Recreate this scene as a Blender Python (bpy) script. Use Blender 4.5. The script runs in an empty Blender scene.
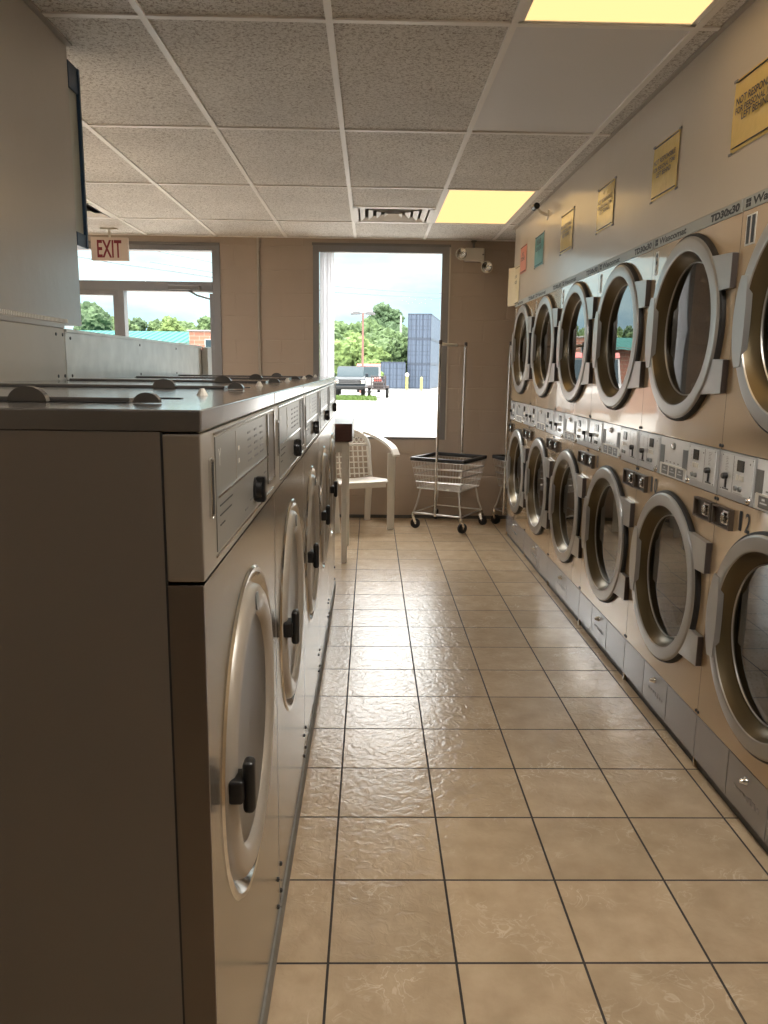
import bpy, bmesh, math, random
from mathutils import Vector, Matrix, noise
random.seed(7)
C = bpy.context.scene.collection
PI = math.pi

# ------------------------------------------------------------------ materials
def new_mat(name):
    m = bpy.data.materials.new(name); m.use_nodes = True
    nt = m.node_tree
    for n in list(nt.nodes): nt.nodes.remove(n)
    out = nt.nodes.new('ShaderNodeOutputMaterial')
    return m, nt, out
def N(nt, typ, **kw):
    n = nt.nodes.new(typ)
    for k, v in kw.items():
        if k in n.inputs.keys(): n.inputs[k].default_value = v
        else: setattr(n, k, v)
    return n
def principled(nt, out, col, rough=.5, metal=0., spec=.5, coat=0., coat_rough=.1):
    b = nt.nodes.new('ShaderNodeBsdfPrincipled')
    b.inputs['Base Color'].default_value = (*col, 1)
    b.inputs['Roughness'].default_value = rough
    b.inputs['Metallic'].default_value = metal
    b.inputs['Specular IOR Level'].default_value = spec
    b.inputs['Coat Weight'].default_value = coat
    b.inputs['Coat Roughness'].default_value = coat_rough
    nt.links.new(b.outputs[0], out.inputs[0])
    return b
def simple(name, col, rough=.5, metal=0., spec=.5, coat=0., var=.0, vscale=8., bump=0., bscale=60., coat_rough=.08, stretch=None):
    """procedural painted / metal surface: colour mottling plus fine bump"""
    m, nt, out = new_mat(name)
    b = principled(nt, out, col, rough, metal, spec, coat, coat_rough)
    tc = N(nt, 'ShaderNodeTexCoord')
    src = tc.outputs['Object']
    if stretch:
        mp = N(nt, 'ShaderNodeMapping'); mp.inputs['Scale'].default_value = stretch
        nt.links.new(src, mp.inputs[0]); src = mp.outputs[0]
    if var > 0:
        nz = N(nt, 'ShaderNodeTexNoise', Scale=vscale, Detail=4.)
        nt.links.new(src, nz.inputs['Vector'])
        mx = N(nt, 'ShaderNodeMix', data_type='RGBA')
        mx.inputs[6].default_value = (*[c * (1 - var) for c in col], 1)
        mx.inputs[7].default_value = (*[min(1, c * (1 + var)) for c in col], 1)
        nt.links.new(nz.outputs['Fac'], mx.inputs[0]); nt.links.new(mx.outputs[2], b.inputs['Base Color'])
    if bump > 0:
        n2 = N(nt, 'ShaderNodeTexNoise', Scale=bscale, Detail=3.)
        nt.links.new(src, n2.inputs['Vector'])
        bp = N(nt, 'ShaderNodeBump', Strength=bump, Distance=.01)
        nt.links.new(n2.outputs['Fac'], bp.inputs['Height']); nt.links.new(bp.outputs[0], b.inputs['Normal'])
        if coat > 0: nt.links.new(bp.outputs[0], b.inputs['Coat Normal'])
    return m
def pane(name, tint=(1, 1, 1), ior=1.45, rough=0.):
    m, nt, out = new_mat(name)
    t = N(nt, 'ShaderNodeBsdfTransparent'); t.inputs[0].default_value = (*tint, 1)
    g = N(nt, 'ShaderNodeBsdfGlossy'); g.inputs['Roughness'].default_value = rough
    g.inputs[0].default_value = (1, 1, 1, 1)
    f = N(nt, 'ShaderNodeFresnel'); f.inputs['IOR'].default_value = ior
    mx = N(nt, 'ShaderNodeMixShader')
    nt.links.new(f.outputs[0], mx.inputs[0]); nt.links.new(t.outputs[0], mx.inputs[1]); nt.links.new(g.outputs[0], mx.inputs[2])
    nt.links.new(mx.outputs[0], out.inputs[0])
    return m
def emit(name, col, strength):
    m, nt, out = new_mat(name)
    e = N(nt, 'ShaderNodeEmission'); e.inputs[0].default_value = (*col, 1); e.inputs[1].default_value = strength
    nt.links.new(e.outputs[0], out.inputs[0]); return m

M = {}
def floor_mat():
    m, nt, out = new_mat('beige_floor_tile')
    b = principled(nt, out, (.5, .4, .28), .3, 0, .8)
    tc = N(nt, 'ShaderNodeTexCoord')
    mp = N(nt, 'ShaderNodeMapping'); mp.inputs['Location'].default_value = (.088 + .3048 * 40, -1.6185 + .3048 * 40, 0)
    nt.links.new(tc.outputs['Object'], mp.inputs[0])
    br = N(nt, 'ShaderNodeTexBrick'); br.offset = 0; br.squash = 1
    for k, v in {'Scale': 1., 'Mortar Size': .0034, 'Mortar Smooth': .15, 'Bias': 0., 'Brick Width': .3048, 'Row Height': .3048}.items(): br.inputs[k].default_value = v
    br.inputs['Color1'].default_value = (.0, .0, .0, 1); br.inputs['Color2'].default_value = (1, 1, 1, 1)
    br.inputs['Mortar'].default_value = (.5, .5, .5, 1)
    nt.links.new(mp.outputs[0], br.inputs['Vector'])
    # tile colour: mottled beige with pale scratch-like veins
    n1 = N(nt, 'ShaderNodeTexNoise', Scale=9., Detail=6., Roughness=.6); nt.links.new(tc.outputs['Object'], n1.inputs['Vector'])
    cr = N(nt, 'ShaderNodeValToRGB')
    cr.color_ramp.elements[0].position = .3; cr.color_ramp.elements[0].color = (.46, .345, .225, 1)
    cr.color_ramp.elements[1].position = .72; cr.color_ramp.elements[1].color = (.58, .45, .305, 1)
    nt.links.new(n1.outputs['Fac'], cr.inputs[0])
    n2 = N(nt, 'ShaderNodeTexNoise', Scale=14., Detail=3., Distortion=1.6); nt.links.new(tc.outputs['Object'], n2.inputs['Vector'])
    vr = N(nt, 'ShaderNodeValToRGB')
    e = vr.color_ramp.elements; e[0].position = .47; e[0].color = (0, 0, 0, 1); e[1].position = .53; e[1].color = (0, 0, 0, 1)
    k = e.new(.50); k.color = (1, 1, 1, 1)
    nt.links.new(n2.outputs['Fac'], vr.inputs[0])
    n3 = N(nt, 'ShaderNodeTexNoise', Scale=5., Detail=2.); nt.links.new(tc.outputs['Object'], n3.inputs['Vector'])
    mr = N(nt, 'ShaderNodeMapRange'); mr.inputs[1].default_value = .5; mr.inputs[2].default_value = .7; mr.inputs[3].default_value = 0; mr.inputs[4].default_value = .85
    nt.links.new(n3.outputs['Fac'], mr.inputs[0])
    mm = N(nt, 'ShaderNodeMath', operation='MULTIPLY'); nt.links.new(vr.outputs[0], mm.inputs[0]); nt.links.new(mr.outputs[0], mm.inputs[1])
    mx = N(nt, 'ShaderNodeMix', data_type='RGBA'); mx.inputs[7].default_value = (.74, .63, .48, 1)
    nt.links.new(mm.outputs[0], mx.inputs[0]); nt.links.new(cr.outputs[0], mx.inputs[6])
    # slight per tile tone
    hv = N(nt, 'ShaderNodeHueSaturation'); nt.links.new(mx.outputs[2], hv.inputs['Color'])
    tv = N(nt, 'ShaderNodeMapRange'); tv.inputs[3].default_value = .92; tv.inputs[4].default_value = 1.06
    nt.links.new(br.outputs['Color'], tv.inputs[0]); nt.links.new(tv.outputs[0], hv.inputs['Value'])
    gx = N(nt, 'ShaderNodeMix', data_type='RGBA'); gx.inputs[7].default_value = (.028, .02, .016, 1)
    nt.links.new(br.outputs['Fac'], gx.inputs[0]); nt.links.new(hv.outputs[0], gx.inputs[6])
    nt.links.new(gx.outputs[2], b.inputs['Base Color'])
    rg = N(nt, 'ShaderNodeMapRange'); rg.inputs[3].default_value = .22; rg.inputs[4].default_value = .8
    nt.links.new(br.outputs['Fac'], rg.inputs[0]); nt.links.new(rg.outputs[0], b.inputs['Roughness'])
    # relief: cleft slate ripples + grout recess
    n4 = N(nt, 'ShaderNodeTexNoise', Scale=26., Detail=4., Distortion=1.2); nt.links.new(tc.outputs['Object'], n4.inputs['Vector'])
    inv = N(nt, 'ShaderNodeMath', operation='SUBTRACT'); inv.inputs[0].default_value = 1; nt.links.new(br.outputs['Fac'], inv.inputs[1])
    b1 = N(nt, 'ShaderNodeBump', Strength=.3, Distance=.008); nt.links.new(n4.outputs['Fac'], b1.inputs['Height'])
    b2 = N(nt, 'ShaderNodeBump', Strength=.6, Distance=.003); nt.links.new(inv.outputs[0], b2.inputs['Height']); nt.links.new(b1.outputs[0], b2.inputs['Normal'])
    nt.links.new(b2.outputs[0], b.inputs['Normal'])
    return m
def ceil_mat():
    m, nt, out = new_mat('fissured_ceiling_tile')
    b = principled(nt, out, (.6, .55, .5), .85, 0, .2)
    tc = N(nt, 'ShaderNodeTexCoord')
    n1 = N(nt, 'ShaderNodeTexNoise', Scale=95., Detail=3., Roughness=.7, Distortion=.8); nt.links.new(tc.outputs['Object'], n1.inputs['Vector'])
    cr = N(nt, 'ShaderNodeValToRGB'); e = cr.color_ramp.elements
    e[0].position = .36; e[0].color = (.33, .29, .25, 1); e[1].position = .52; e[1].color = (.73, .705, .665, 1)
    nt.links.new(n1.outputs['Fac'], cr.inputs[0])
    n2 = N(nt, 'ShaderNodeTexNoise', Scale=1.7, Detail=3.); nt.links.new(tc.outputs['Object'], n2.inputs['Vector'])
    mr = N(nt, 'ShaderNodeMapRange'); mr.inputs[1].default_value = .35; mr.inputs[2].default_value = .75; mr.inputs[3].default_value = 1.05; mr.inputs[4].default_value = .86
    nt.links.new(n2.outputs['Fac'], mr.inputs[0])
    hv = N(nt, 'ShaderNodeHueSaturation'); nt.links.new(cr.outputs[0], hv.inputs['Color']); nt.links.new(mr.outputs[0], hv.inputs['Value'])
    nt.links.new(hv.outputs[0], b.inputs['Base Color'])
    bp = N(nt, 'ShaderNodeBump', Strength=.25, Distance=.004); nt.links.new(n1.outputs['Fac'], bp.inputs['Height']); nt.links.new(bp.outputs[0], b.inputs['Normal'])
    return m
def block_wall_mat():
    m, nt, out = new_mat('painted_block_wall')
    col = (.40, .31, .235)
    b = principled(nt, out, col, .5, 0, .4)
    tc = N(nt, 'ShaderNodeTexCoord')
    sp = N(nt, 'ShaderNodeSeparateXYZ'); cb = N(nt, 'ShaderNodeCombineXYZ')
    nt.links.new(tc.outputs['Object'], sp.inputs[0]); nt.links.new(sp.outputs['X'], cb.inputs['X']); nt.links.new(sp.outputs['Z'], cb.inputs['Y'])
    br = N(nt, 'ShaderNodeTexBrick'); br.offset = .5
    for k, v in {'Scale': 1., 'Mortar Size': .006, 'Mortar Smooth': .6, 'Brick Width': .406, 'Row Height': .203}.items(): br.inputs[k].default_value = v
    nt.links.new(cb.outputs[0], br.inputs['Vector'])
    nz = N(nt, 'ShaderNodeTexNoise', Scale=120., Detail=2.); nt.links.new(tc.outputs['Object'], nz.inputs['Vector'])
    b1 = N(nt, 'ShaderNodeBump', Strength=.15, Distance=.004); nt.links.new(nz.outputs['Fac'], b1.inputs['Height'])
    inv = N(nt, 'ShaderNodeMath', operation='SUBTRACT'); inv.inputs[0].default_value = 1; nt.links.new(br.outputs['Fac'], inv.inputs[1])
    b2 = N(nt, 'ShaderNodeBump', Strength=.5, Distance=.003); nt.links.new(inv.outputs[0], b2.inputs['Height']); nt.links.new(b1.outputs[0], b2.inputs['Normal'])
    nt.links.new(b2.outputs[0], b.inputs['Normal'])
    n3 = N(nt, 'ShaderNodeTexNoise', Scale=2., Detail=4.); nt.links.new(tc.outputs['Object'], n3.inputs['Vector'])
    mx = N(nt, 'ShaderNodeMix', data_type='RGBA'); mx.inputs[6].default_value = (.37, .30, .24, 1); mx.inputs[7].default_value = (.45, .365, .29, 1)
    nt.links.new(n3.outputs['Fac'], mx.inputs[0]); nt.links.new(mx.outputs[2], b.inputs['Base Color'])
    return m
def brick_mat():
    m, nt, out = new_mat('red_brick')
    b = principled(nt, out, (.5, .2, .12), .8)
    tc = N(nt, 'ShaderNodeTexCoord')
    sp = N(nt, 'ShaderNodeSeparateXYZ'); cb = N(nt, 'ShaderNodeCombineXYZ')
    nt.links.new(tc.outputs['Object'], sp.inputs[0]); nt.links.new(sp.outputs['X'], cb.inputs['X']); nt.links.new(sp.outputs['Z'], cb.inputs['Y'])
    br = N(nt, 'ShaderNodeTexBrick')
    for k, v in {'Scale': 1., 'Mortar Size': .012, 'Brick Width': .4, 'Row Height': .16}.items(): br.inputs[k].default_value = v
    br.inputs['Color1'].default_value = (.19, .075, .048, 1); br.inputs['Color2'].default_value = (.24, .10, .06, 1); br.inputs['Mortar'].default_value = (.23, .175, .14, 1)
    nt.links.new(cb.outputs[0], br.inputs['Vector']); nt.links.new(br.outputs['Color'], b.inputs['Base Color'])
    return m
def wave_mat(name, c1, c2, scale, axis='X', rough=.5, spec=.4):
    m, nt, out = new_mat(name)
    b = principled(nt, out, c1, rough, 0, spec)
    tc = N(nt, 'ShaderNodeTexCoord')
    w = N(nt, 'ShaderNodeTexWave', Scale=scale, Distortion=0.); w.bands_direction = axis
    nt.links.new(tc.outputs['Object'], w.inputs['Vector'])
    mx = N(nt, 'ShaderNodeMix', data_type='RGBA'); mx.inputs[6].default_value = (*c1, 1); mx.inputs[7].default_value = (*c2, 1)
    nt.links.new(w.outputs['Fac'], mx.inputs[0]); nt.links.new(mx.outputs[2], b.inputs['Base Color'])
    bp = N(nt, 'ShaderNodeBump', Strength=.6, Distance=.05); nt.links.new(w.outputs['Fac'], bp.inputs['Height']); nt.links.new(bp.outputs[0], b.inputs['Normal'])
    return m
def drum_mat():
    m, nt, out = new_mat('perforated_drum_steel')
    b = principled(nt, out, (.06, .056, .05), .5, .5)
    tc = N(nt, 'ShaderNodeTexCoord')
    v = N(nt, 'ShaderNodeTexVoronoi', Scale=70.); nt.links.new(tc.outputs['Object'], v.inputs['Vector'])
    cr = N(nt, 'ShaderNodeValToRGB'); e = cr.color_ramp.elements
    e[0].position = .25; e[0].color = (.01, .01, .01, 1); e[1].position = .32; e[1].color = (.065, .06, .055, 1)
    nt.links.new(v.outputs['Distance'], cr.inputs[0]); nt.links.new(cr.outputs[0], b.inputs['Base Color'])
    return m
def leaf_mat(name, c1, c2):
    m, nt, out = new_mat(name)
    b = principled(nt, out, c1, .8, 0, .2)
    tc = N(nt, 'ShaderNodeTexCoord')
    nz = N(nt, 'ShaderNodeTexNoise', Scale=2.2, Detail=6., Roughness=.75); nt.links.new(tc.outputs['Object'], nz.inputs['Vector'])
    cr = N(nt, 'ShaderNodeValToRGB'); e = cr.color_ramp.elements
    e[0].position = .38; e[0].color = (*c2, 1); e[1].position = .6; e[1].color = (*c1, 1)
    nt.links.new(nz.outputs['Fac'], cr.inputs[0]); nt.links.new(cr.outputs[0], b.inputs['Base Color'])
    return m

M['floor'] = floor_mat(); M['ceil'] = ceil_mat(); M['block'] = block_wall_mat(); M['brick'] = brick_mat(); M['drum'] = drum_mat()
M['cream_wall'] = simple('cream_gloss_wall', (.56, .50, .415), .28, 0, .5, coat=.4, coat_rough=.15, var=.06, vscale=3, bump=.12, bscale=14)
M['grey_wall'] = simple('grey_cream_partition_paint', (.40, .36, .305), .3, 0, .5, coat=.5, coat_rough=.22, var=.08, vscale=2.5, bump=.1, bscale=18)
M['tbar'] = simple('white_tbar', (.84, .81, .77), .5, 0, .4, var=.05)
M['taupe_angle'] = simple('taupe_wall_angle', (.40, .36, .31), .6)
M['white_panel'] = simple('plain_white_panel', (.74, .73, .73), .55, 0, .4, var=.03, vscale=2)
M['dark_gap'] = simple('dark_gap', (.02, .018, .016), .8)
M['tan'] = simple('tan_enamel', (.62, .46, .285), .2, .3, .6, coat=1., var=.03, vscale=3, bump=.05, bscale=6, coat_rough=.03)
M['silver'] = simple('silver_cast_metal', (.42, .405, .38), .28, .6, .5, var=.06, vscale=12, bump=.03, bscale=90)
M['cone'] = simple('bronzed_steel_rim', (.11, .082, .042), .3, .6, .5, var=.12, vscale=6)
M['gasket'] = simple('black_rubber_gasket', (.018, .016, .015), .55)
M['bracket_end'] = simple('dark_hinge_end', (.06, .045, .04), .5)
M['dglass'] = pane('dryer_door_glass', (.28, .29, .30), 2.5)
M['wglass'] = pane('clear_window_glass', (.97, .98, .98), 1.06)
M['washglass'] = pane('washer_door_glass', (.20, .185, .17), 1.25, .28)
M['strip_grey'] = simple('grey_blue_label_strip', (.42, .44, .42), .4, 0, .4, coat=.0, var=.04)
M['ink'] = simple('dark_print', (.025, .027, .03), .5)
M['greyink'] = simple('grey_print', (.20, .20, .20), .5)
M['white_ink'] = simple('white_sticker', (.78, .76, .70), .4)
M['ctl_frame'] = simple('grey_control_frame', (.50, .51, .53), .32, .1, .5, coat=.6, var=.05, bump=.03)
M['ctl_plate'] = simple('pale_control_plate', (.90, .93, .95), .25, .15, .5, coat=1., coat_rough=.1, var=.03)
M['ctl_side'] = simple('grey_coin_plate', (.22, .23, .23), .4, .2, .5, var=.05)
M['display'] = simple('black_display', (.012, .014, .013), .12)
M['chrome'] = simple('chrome', (.75, .74, .72), .14, 1., .5)
M['lockbox'] = simple('brown_lock_recess', (.10, .075, .055), .45, .3)
M['kick'] = simple('grey_steel_kick', (.42, .42, .44), .18, .5, .5, var=.05, vscale=5, bump=.015, bscale=25)
M['toe'] = simple('dark_toe_base', (.085, .08, .07), .6, var=.2, vscale=20)
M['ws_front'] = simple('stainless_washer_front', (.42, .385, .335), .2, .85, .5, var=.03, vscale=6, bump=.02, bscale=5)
M['ws_panel'] = simple('champagne_washer_panel', (.44, .40, .345), .3, .55, .5, var=.03)
M['ws_cap'] = simple('grey_gloss_washer_cap', (.17, .158, .148), .18, .25, .6, coat=.5, var=.03)
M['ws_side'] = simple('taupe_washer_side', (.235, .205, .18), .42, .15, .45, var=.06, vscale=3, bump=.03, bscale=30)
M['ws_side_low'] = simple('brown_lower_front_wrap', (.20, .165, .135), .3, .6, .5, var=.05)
M['ws_door'] = simple('cream_washer_door', (.36, .32, .27), .32, .15, .6, coat=.4, var=.05, vscale=9)
M['ws_disp'] = simple('smoked_display_panel', (.24, .235, .215), .3, .2, .4)
M['black'] = simple('black_plastic', (.012, .012, .013), .28)
M['tab'] = simple('grey_glossy_tab', (.15, .14, .13), .12, .4, .5)
M['galv'] = simple('galvanized_metal', (.72, .73, .70), .34, .25, .5, var=.24, vscale=11, bump=.14, bscale=12)
M['galv_painted'] = simple('beige_painted_metal', (.50, .455, .385), .36, .15, .5, var=.08, vscale=5, bump=.1, bscale=9)
M['rubber'] = simple('grey_rubber_base', (.20, .195, .18), .6, var=.3, vscale=30)
M['alu'] = simple('grey_anodized_frame', (.22, .21, .205), .4, .35, .5, var=.04)
M['alu_dk'] = simple('dark_bronze_frame', (.17, .155, .14), .4, .3, .5, var=.04)
M['blue'] = simple('navy_blue_frame', (.012, .045, .10), .4)
M['board'] = simple('grey_green_board', (.40, .41, .36), .5)
M['white_plastic'] = simple('white_resin', (.70, .665, .60), .4, 0, .45, var=.03)
M['offwhite'] = simple('off_white_housing', (.62, .575, .49), .4, var=.03)
M['exit_face'] = simple('beige_exit_face', (.62, .50, .41), .5)
M['exit_red'] = simple('exit_red', (.20, .012, .02), .5)
M['wood'] = simple('red_brown_laminate', (.085, .036, .026), .35, 0, .5, var=.2, vscale=14, stretch=(1, 8, 8))
M['wire'] = simple('chromed_wire', (.66, .64, .61), .3, .9)
M['cart_black'] = simple('black_bumper_rubber', (.012, .012, .013), .45)
M['paper_yellow'] = simple('yellow_laminated_paper', (.74, .54, .16), .25, 0, .5, coat=.8, var=.04, bump=.25, bscale=14)
M['paper_red'] = simple('coral_paper', (.66, .25, .17), .4, 0, .4, coat=.3, var=.03)
M['paper_teal'] = simple('teal_paper', (.10, .36, .40), .3, 0, .5, coat=.8, bump=.15, bscale=14)
M['paper_cream'] = simple('cream_paper', (.66, .54, .32), .5, var=.03)
M['blind'] = simple('pale_blind_slat', (.74, .74, .76), .5, var=.03)
def translucent(m, col, fac):
    nt = m.node_tree; out = next(n for n in nt.nodes if n.type == 'OUTPUT_MATERIAL'); src = out.inputs[0].links[0].from_socket
    t = N(nt, 'ShaderNodeBsdfTranslucent'); t.inputs[0].default_value = (*col, 1)
    mx = N(nt, 'ShaderNodeMixShader'); mx.inputs[0].default_value = fac
    nt.links.new(src, mx.inputs[1]); nt.links.new(t.outputs[0], mx.inputs[2]); nt.links.new(mx.outputs[0], out.inputs[0])
translucent(M['blind'], (.8, .8, .82), .55)
M['diffuser'] = emit('lit_yellowed_diffuser', (1., .645, .27), 1.40)
M['fill_warm'] = emit('added_warm_fill', (1., .955, .88), 15.5)  # glow of the added fill light above the camera
M['fill_white'] = emit('added_white_fill', (.97, .98, 1.), 27.0)  # glow of the added fill lights hidden in the far aisle
# outdoors
M['lot'] = simple('pale_concrete_lot', (.22, .218, .21), .8, var=.14, vscale=.16)
M['grass'] = simple('verge_grass', (.065, .11, .02), .9, var=.25, vscale=3)
M['leafA'] = leaf_mat('mid_green_leaves', (.075, .115, .045), (.028, .05, .02))
M['leafB'] = leaf_mat('yellow_green_leaves', (.11, .155, .05), (.045, .075, .024))
M['leafC'] = leaf_mat('deep_green_leaves', (.055, .09, .042), (.022, .04, .02))
M['bark'] = simple('bark', (.16, .12, .09), .9, var=.2)
M['cont'] = wave_mat('corrugated_navy_steel', (.05, .068, .10), (.062, .083, .12), 1.6, 'Y')
M['cont_front'] = wave_mat('navy_container_doors', (.048, .066, .10), (.06, .08, .115), .9, 'X')
M['cont_dk'] = simple('container_bars', (.028, .038, .06), .5)
M['truck'] = simple('dark_slate_car_paint', (.016, .022, .028), .55, .1, .2)
M['carglass'] = simple('car_glass', (.022, .035, .042), .5, 0, .1)
M['tyre'] = simple('tyre', (.02, .02, .02), .8)
M['white_car'] = simple('white_car_paint', (.26, .255, .25), .5, 0, .3)
M['red_trim'] = simple('red_roof_trim', (.35, .06, .05), .5)
M['rust'] = simple('rusty_trailer_steel', (.05, .04, .04), .7, .2, var=.3)
M['pole_red'] = simple('rust_red_pole', (.17, .08, .065), .6)
M['pole_grey'] = simple('weathered_grey_pole', (.22, .24, .22), .8)
M['lamp_grey'] = simple('grey_lamp_head', (.10, .10, .105), .5)
M['yellow'] = simple('yellow_bollard', (.4, .37, .08), .6)
M['teal_roof'] = wave_mat('teal_standing_seam_roof', (.018, .075, .066), (.05, .125, .115), 1.1, 'X', .9, .02)
M['teal'] = simple('teal_awning', (.03, .22, .19), .5)
M['cable'] = simple('black_cable', (.10, .11, .12), .7)

# ------------------------------------------------------------------ mesh building
class MB:
    """collects shapes in a frame (a right, b up, c out) and links them as one mesh object"""
    def __init__(s, T=None):
        s.bm = bmesh.new(); s.T = T or Matrix.Identity(4); s.mats = []; s.mi = 0
    def m(s, key):
        if key not in s.mats: s.mats.append(key)
        s.mi = s.mats.index(key); return s
    def _mark(s, faces):
        for f in faces: f.material_index = s.mi
    def box(s, a0, b0, c0, a1, b1, c1, bev=0, seg=2):
        vs = [s.bm.verts.new((x, y, z)) for x in (a0, a1) for y in (b0, b1) for z in (c0, c1)]
        idx = [(0, 1, 3, 2), (4, 6, 7, 5), (0, 4, 5, 1), (2, 3, 7, 6), (0, 2, 6, 4), (1, 5, 7, 3)]
        fs = [s.bm.faces.new([vs[i] for i in q]) for q in idx]
        s._mark(fs)
        if bev > 0:
            es = list({e for f in fs for e in f.edges})
            r = bmesh.ops.bevel(s.bm, geom=es, offset=bev, segments=seg, profile=.5, affect='EDGES')
            s._mark(r['faces'])
        return s
    def lathe(s, prof, o=(0, 0, 0), ax='c', n=48, a0=0., a1=2 * PI, caps=False):
        """prof: list of (radius, height along axis)"""
        full = abs(a1 - a0 - 2 * PI) < 1e-6
        k = n if full else n + 1
        rings = []
        for i in range(k):
            t = a0 + (a1 - a0) * i / n
            ring = []
            for r, h in prof:
                p = (r * math.cos(t), r * math.sin(t))
                q = {'c': (p[0], p[1], h), 'b': (p[0], h, p[1]), 'a': (h, p[0], p[1])}[ax]
                ring.append(s.bm.verts.new((o[0] + q[0], o[1] + q[1], o[2] + q[2])))
            rings.append(ring)
        fs = []
        for i in range(k if full else k - 1):
            A, B = rings[i], rings[(i + 1) % k]
            for j in range(len(prof) - 1):
                fs.append(s.bm.faces.new((A[j], B[j], B[j + 1], A[j + 1])))
        if caps and full:
            for j in (0, len(prof) - 1):
                if prof[j][0] > 1e-6: fs.append(s.bm.faces.new([r[j] for r in rings]))
        if not full and caps:
            fs.append(s.bm.faces.new(rings[0])); fs.append(s.bm.faces.new(rings[-1]))
        s._mark(fs); return s
    def cyl(s, p0, p1, r0, r1=None, n=16, caps=True):
        r1 = r0 if r1 is None else r1
        p0, p1 = Vector(p0), Vector(p1); d = (p1 - p0).normalized()
        u = d.orthogonal().normalized(); v = d.cross(u)
        A = [s.bm.verts.new(p0 + (u * math.cos(t) + v * math.sin(t)) * r0) for t in [2 * PI * i / n for i in range(n)]]
        B = [s.bm.verts.new(p1 + (u * math.cos(t) + v * math.sin(t)) * r1) for t in [2 * PI * i / n for i in range(n)]]
        fs = [s.bm.faces.new((A[i], A[(i + 1) % n], B[(i + 1) % n], B[i])) for i in range(n)]
        if caps: fs += [s.bm.faces.new(A[::-1]), s.bm.faces.new(B)]
        s._mark(fs); return s
    def tube(s, pts, r, n=8, closed=False, flat=None):
        """swept round (or flat=(half width, half thickness)) section along points"""
        P = [Vector(p) for p in pts]; k = len(P); rings = []
        up = None
        for i in range(k):
            d = (P[(i + 1) % k] - P[i - 1]) if closed else (P[min(i + 1, k - 1)] - P[max(i - 1, 0)])
            d.normalize()
            if up is None:
                up = d.orthogonal().normalized() if flat is None else (Vector((0, 0, 1)) if abs(d.z) < .9 else Vector((0, 1, 0)))
            u = (up - d * up.dot(d)).normalized(); up = u if flat is None else up
            v = d.cross(u)
            if flat is None: ring = [P[i] + (u * math.cos(2 * PI * j / n) + v * math.sin(2 * PI * j / n)) * r for j in range(n)]
            else: ring = [P[i] + v * x * flat[0] + u * y * flat[1] for x, y in ((-1, -1), (1, -1), (1, 1), (-1, 1))]
            rings.append([s.bm.verts.new(q) for q in ring])
        m = len(rings[0]); fs = []
        for i in range(k if closed else k - 1):
            A, B = rings[i], rings[(i + 1) % k]
            for j in range(m): fs.append(s.bm.faces.new((A[j], A[(j + 1) % m], B[(j + 1) % m], B[j])))
        if not closed: fs += [s.bm.faces.new(rings[0][::-1]), s.bm.faces.new(rings[-1])]
        s._mark(fs); return s
    def prism(s, pts, c0, c1, bev=0, seg=2):
        """outline in (a, b) extruded from c0 to c1"""
        A = [s.bm.verts.new((x, y, c0)) for x, y in pts]; B = [s.bm.verts.new((x, y, c1)) for x, y in pts]
        k = len(pts)
        fs = [s.bm.faces.new(A[::-1]), s.bm.faces.new(B)] + [s.bm.faces.new((A[i], A[(i + 1) % k], B[(i + 1) % k], B[i])) for i in range(k)]
        s._mark(fs)
        if bev > 0:
            r = bmesh.ops.bevel(s.bm, geom=list({e for f in fs[:2] for e in f.edges}), offset=bev, segments=seg, profile=.5, affect='EDGES')
            s._mark(r['faces'])
        return s
    def quad(s, *pts):
        s._mark([s.bm.faces.new([s.bm.verts.new(p) for p in pts])]); return s
    def plate(s, a0, b0, a1, b1, c, holes=(), n=64):
        """flat plate in the (a, b) plane at c with round holes (a, b, r)"""
        loops = [[(a0, b0), (a1, b0), (a1, b1), (a0, b1)]] + [[(h[0] + h[2] * math.cos(2 * PI * i / n), h[1] + h[2] * math.sin(2 * PI * i / n)) for i in range(n)] for h in holes]
        es = []
        for L in loops:
            vs = [s.bm.verts.new((x, y, c)) for x, y in L]
            es += [s.bm.edges.new((vs[i], vs[(i + 1) % len(vs)])) for i in range(len(vs))]
        r = bmesh.ops.triangle_fill(s.bm, use_beauty=True, use_dissolve=False, edges=es)
        fs = [g for g in r['geom'] if isinstance(g, bmesh.types.BMFace)]
        for f in fs:
            f.normal_update()
            if f.normal.z < 0: f.normal_flip()
        s._mark(fs); return s
    def text(s, body, a, b, c, size, width=None, height=None, align='LEFT', bold=0., shear=0., rot=0.):
        cu = bpy.data.curves.new('t', 'FONT'); cu.body = body; cu.size = size; cu.offset = bold; cu.shear = shear
        cu.resolution_u = 3
        ob = bpy.data.objects.new('t', cu); C.objects.link(ob)
        dg = bpy.context.evaluated_depsgraph_get(); me = bpy.data.meshes.new_from_object(ob.evaluated_get(dg))
        xs = [v.co.x for v in me.vertices]; ys = [v.co.y for v in me.vertices]
        x0, x1, y0, y1 = min(xs), max(xs), min(ys), max(ys)
        sx = width / (x1 - x0) if width else 1.; sy = height / (y1 - y0) if height else (1. if not width else sx)
        if height and not width: sx = sy
        off = {'LEFT': 0, 'CENTER': -(x1 - x0) * sx / 2, 'RIGHT': -(x1 - x0) * sx}[align]
        vs = [s.bm.verts.new((a + off + (v.co.x - x0) * sx, b + (v.co.y - y0) * sy, c)) for v in me.vertices]
        fs = []
        for p in me.polygons:
            try: fs.append(s.bm.faces.new([vs[i] for i in p.vertices]))
            except ValueError: pass
        s._mark(fs)
        bpy.data.objects.remove(ob); bpy.data.curves.remove(cu); bpy.data.meshes.remove(me)
        return s
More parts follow.
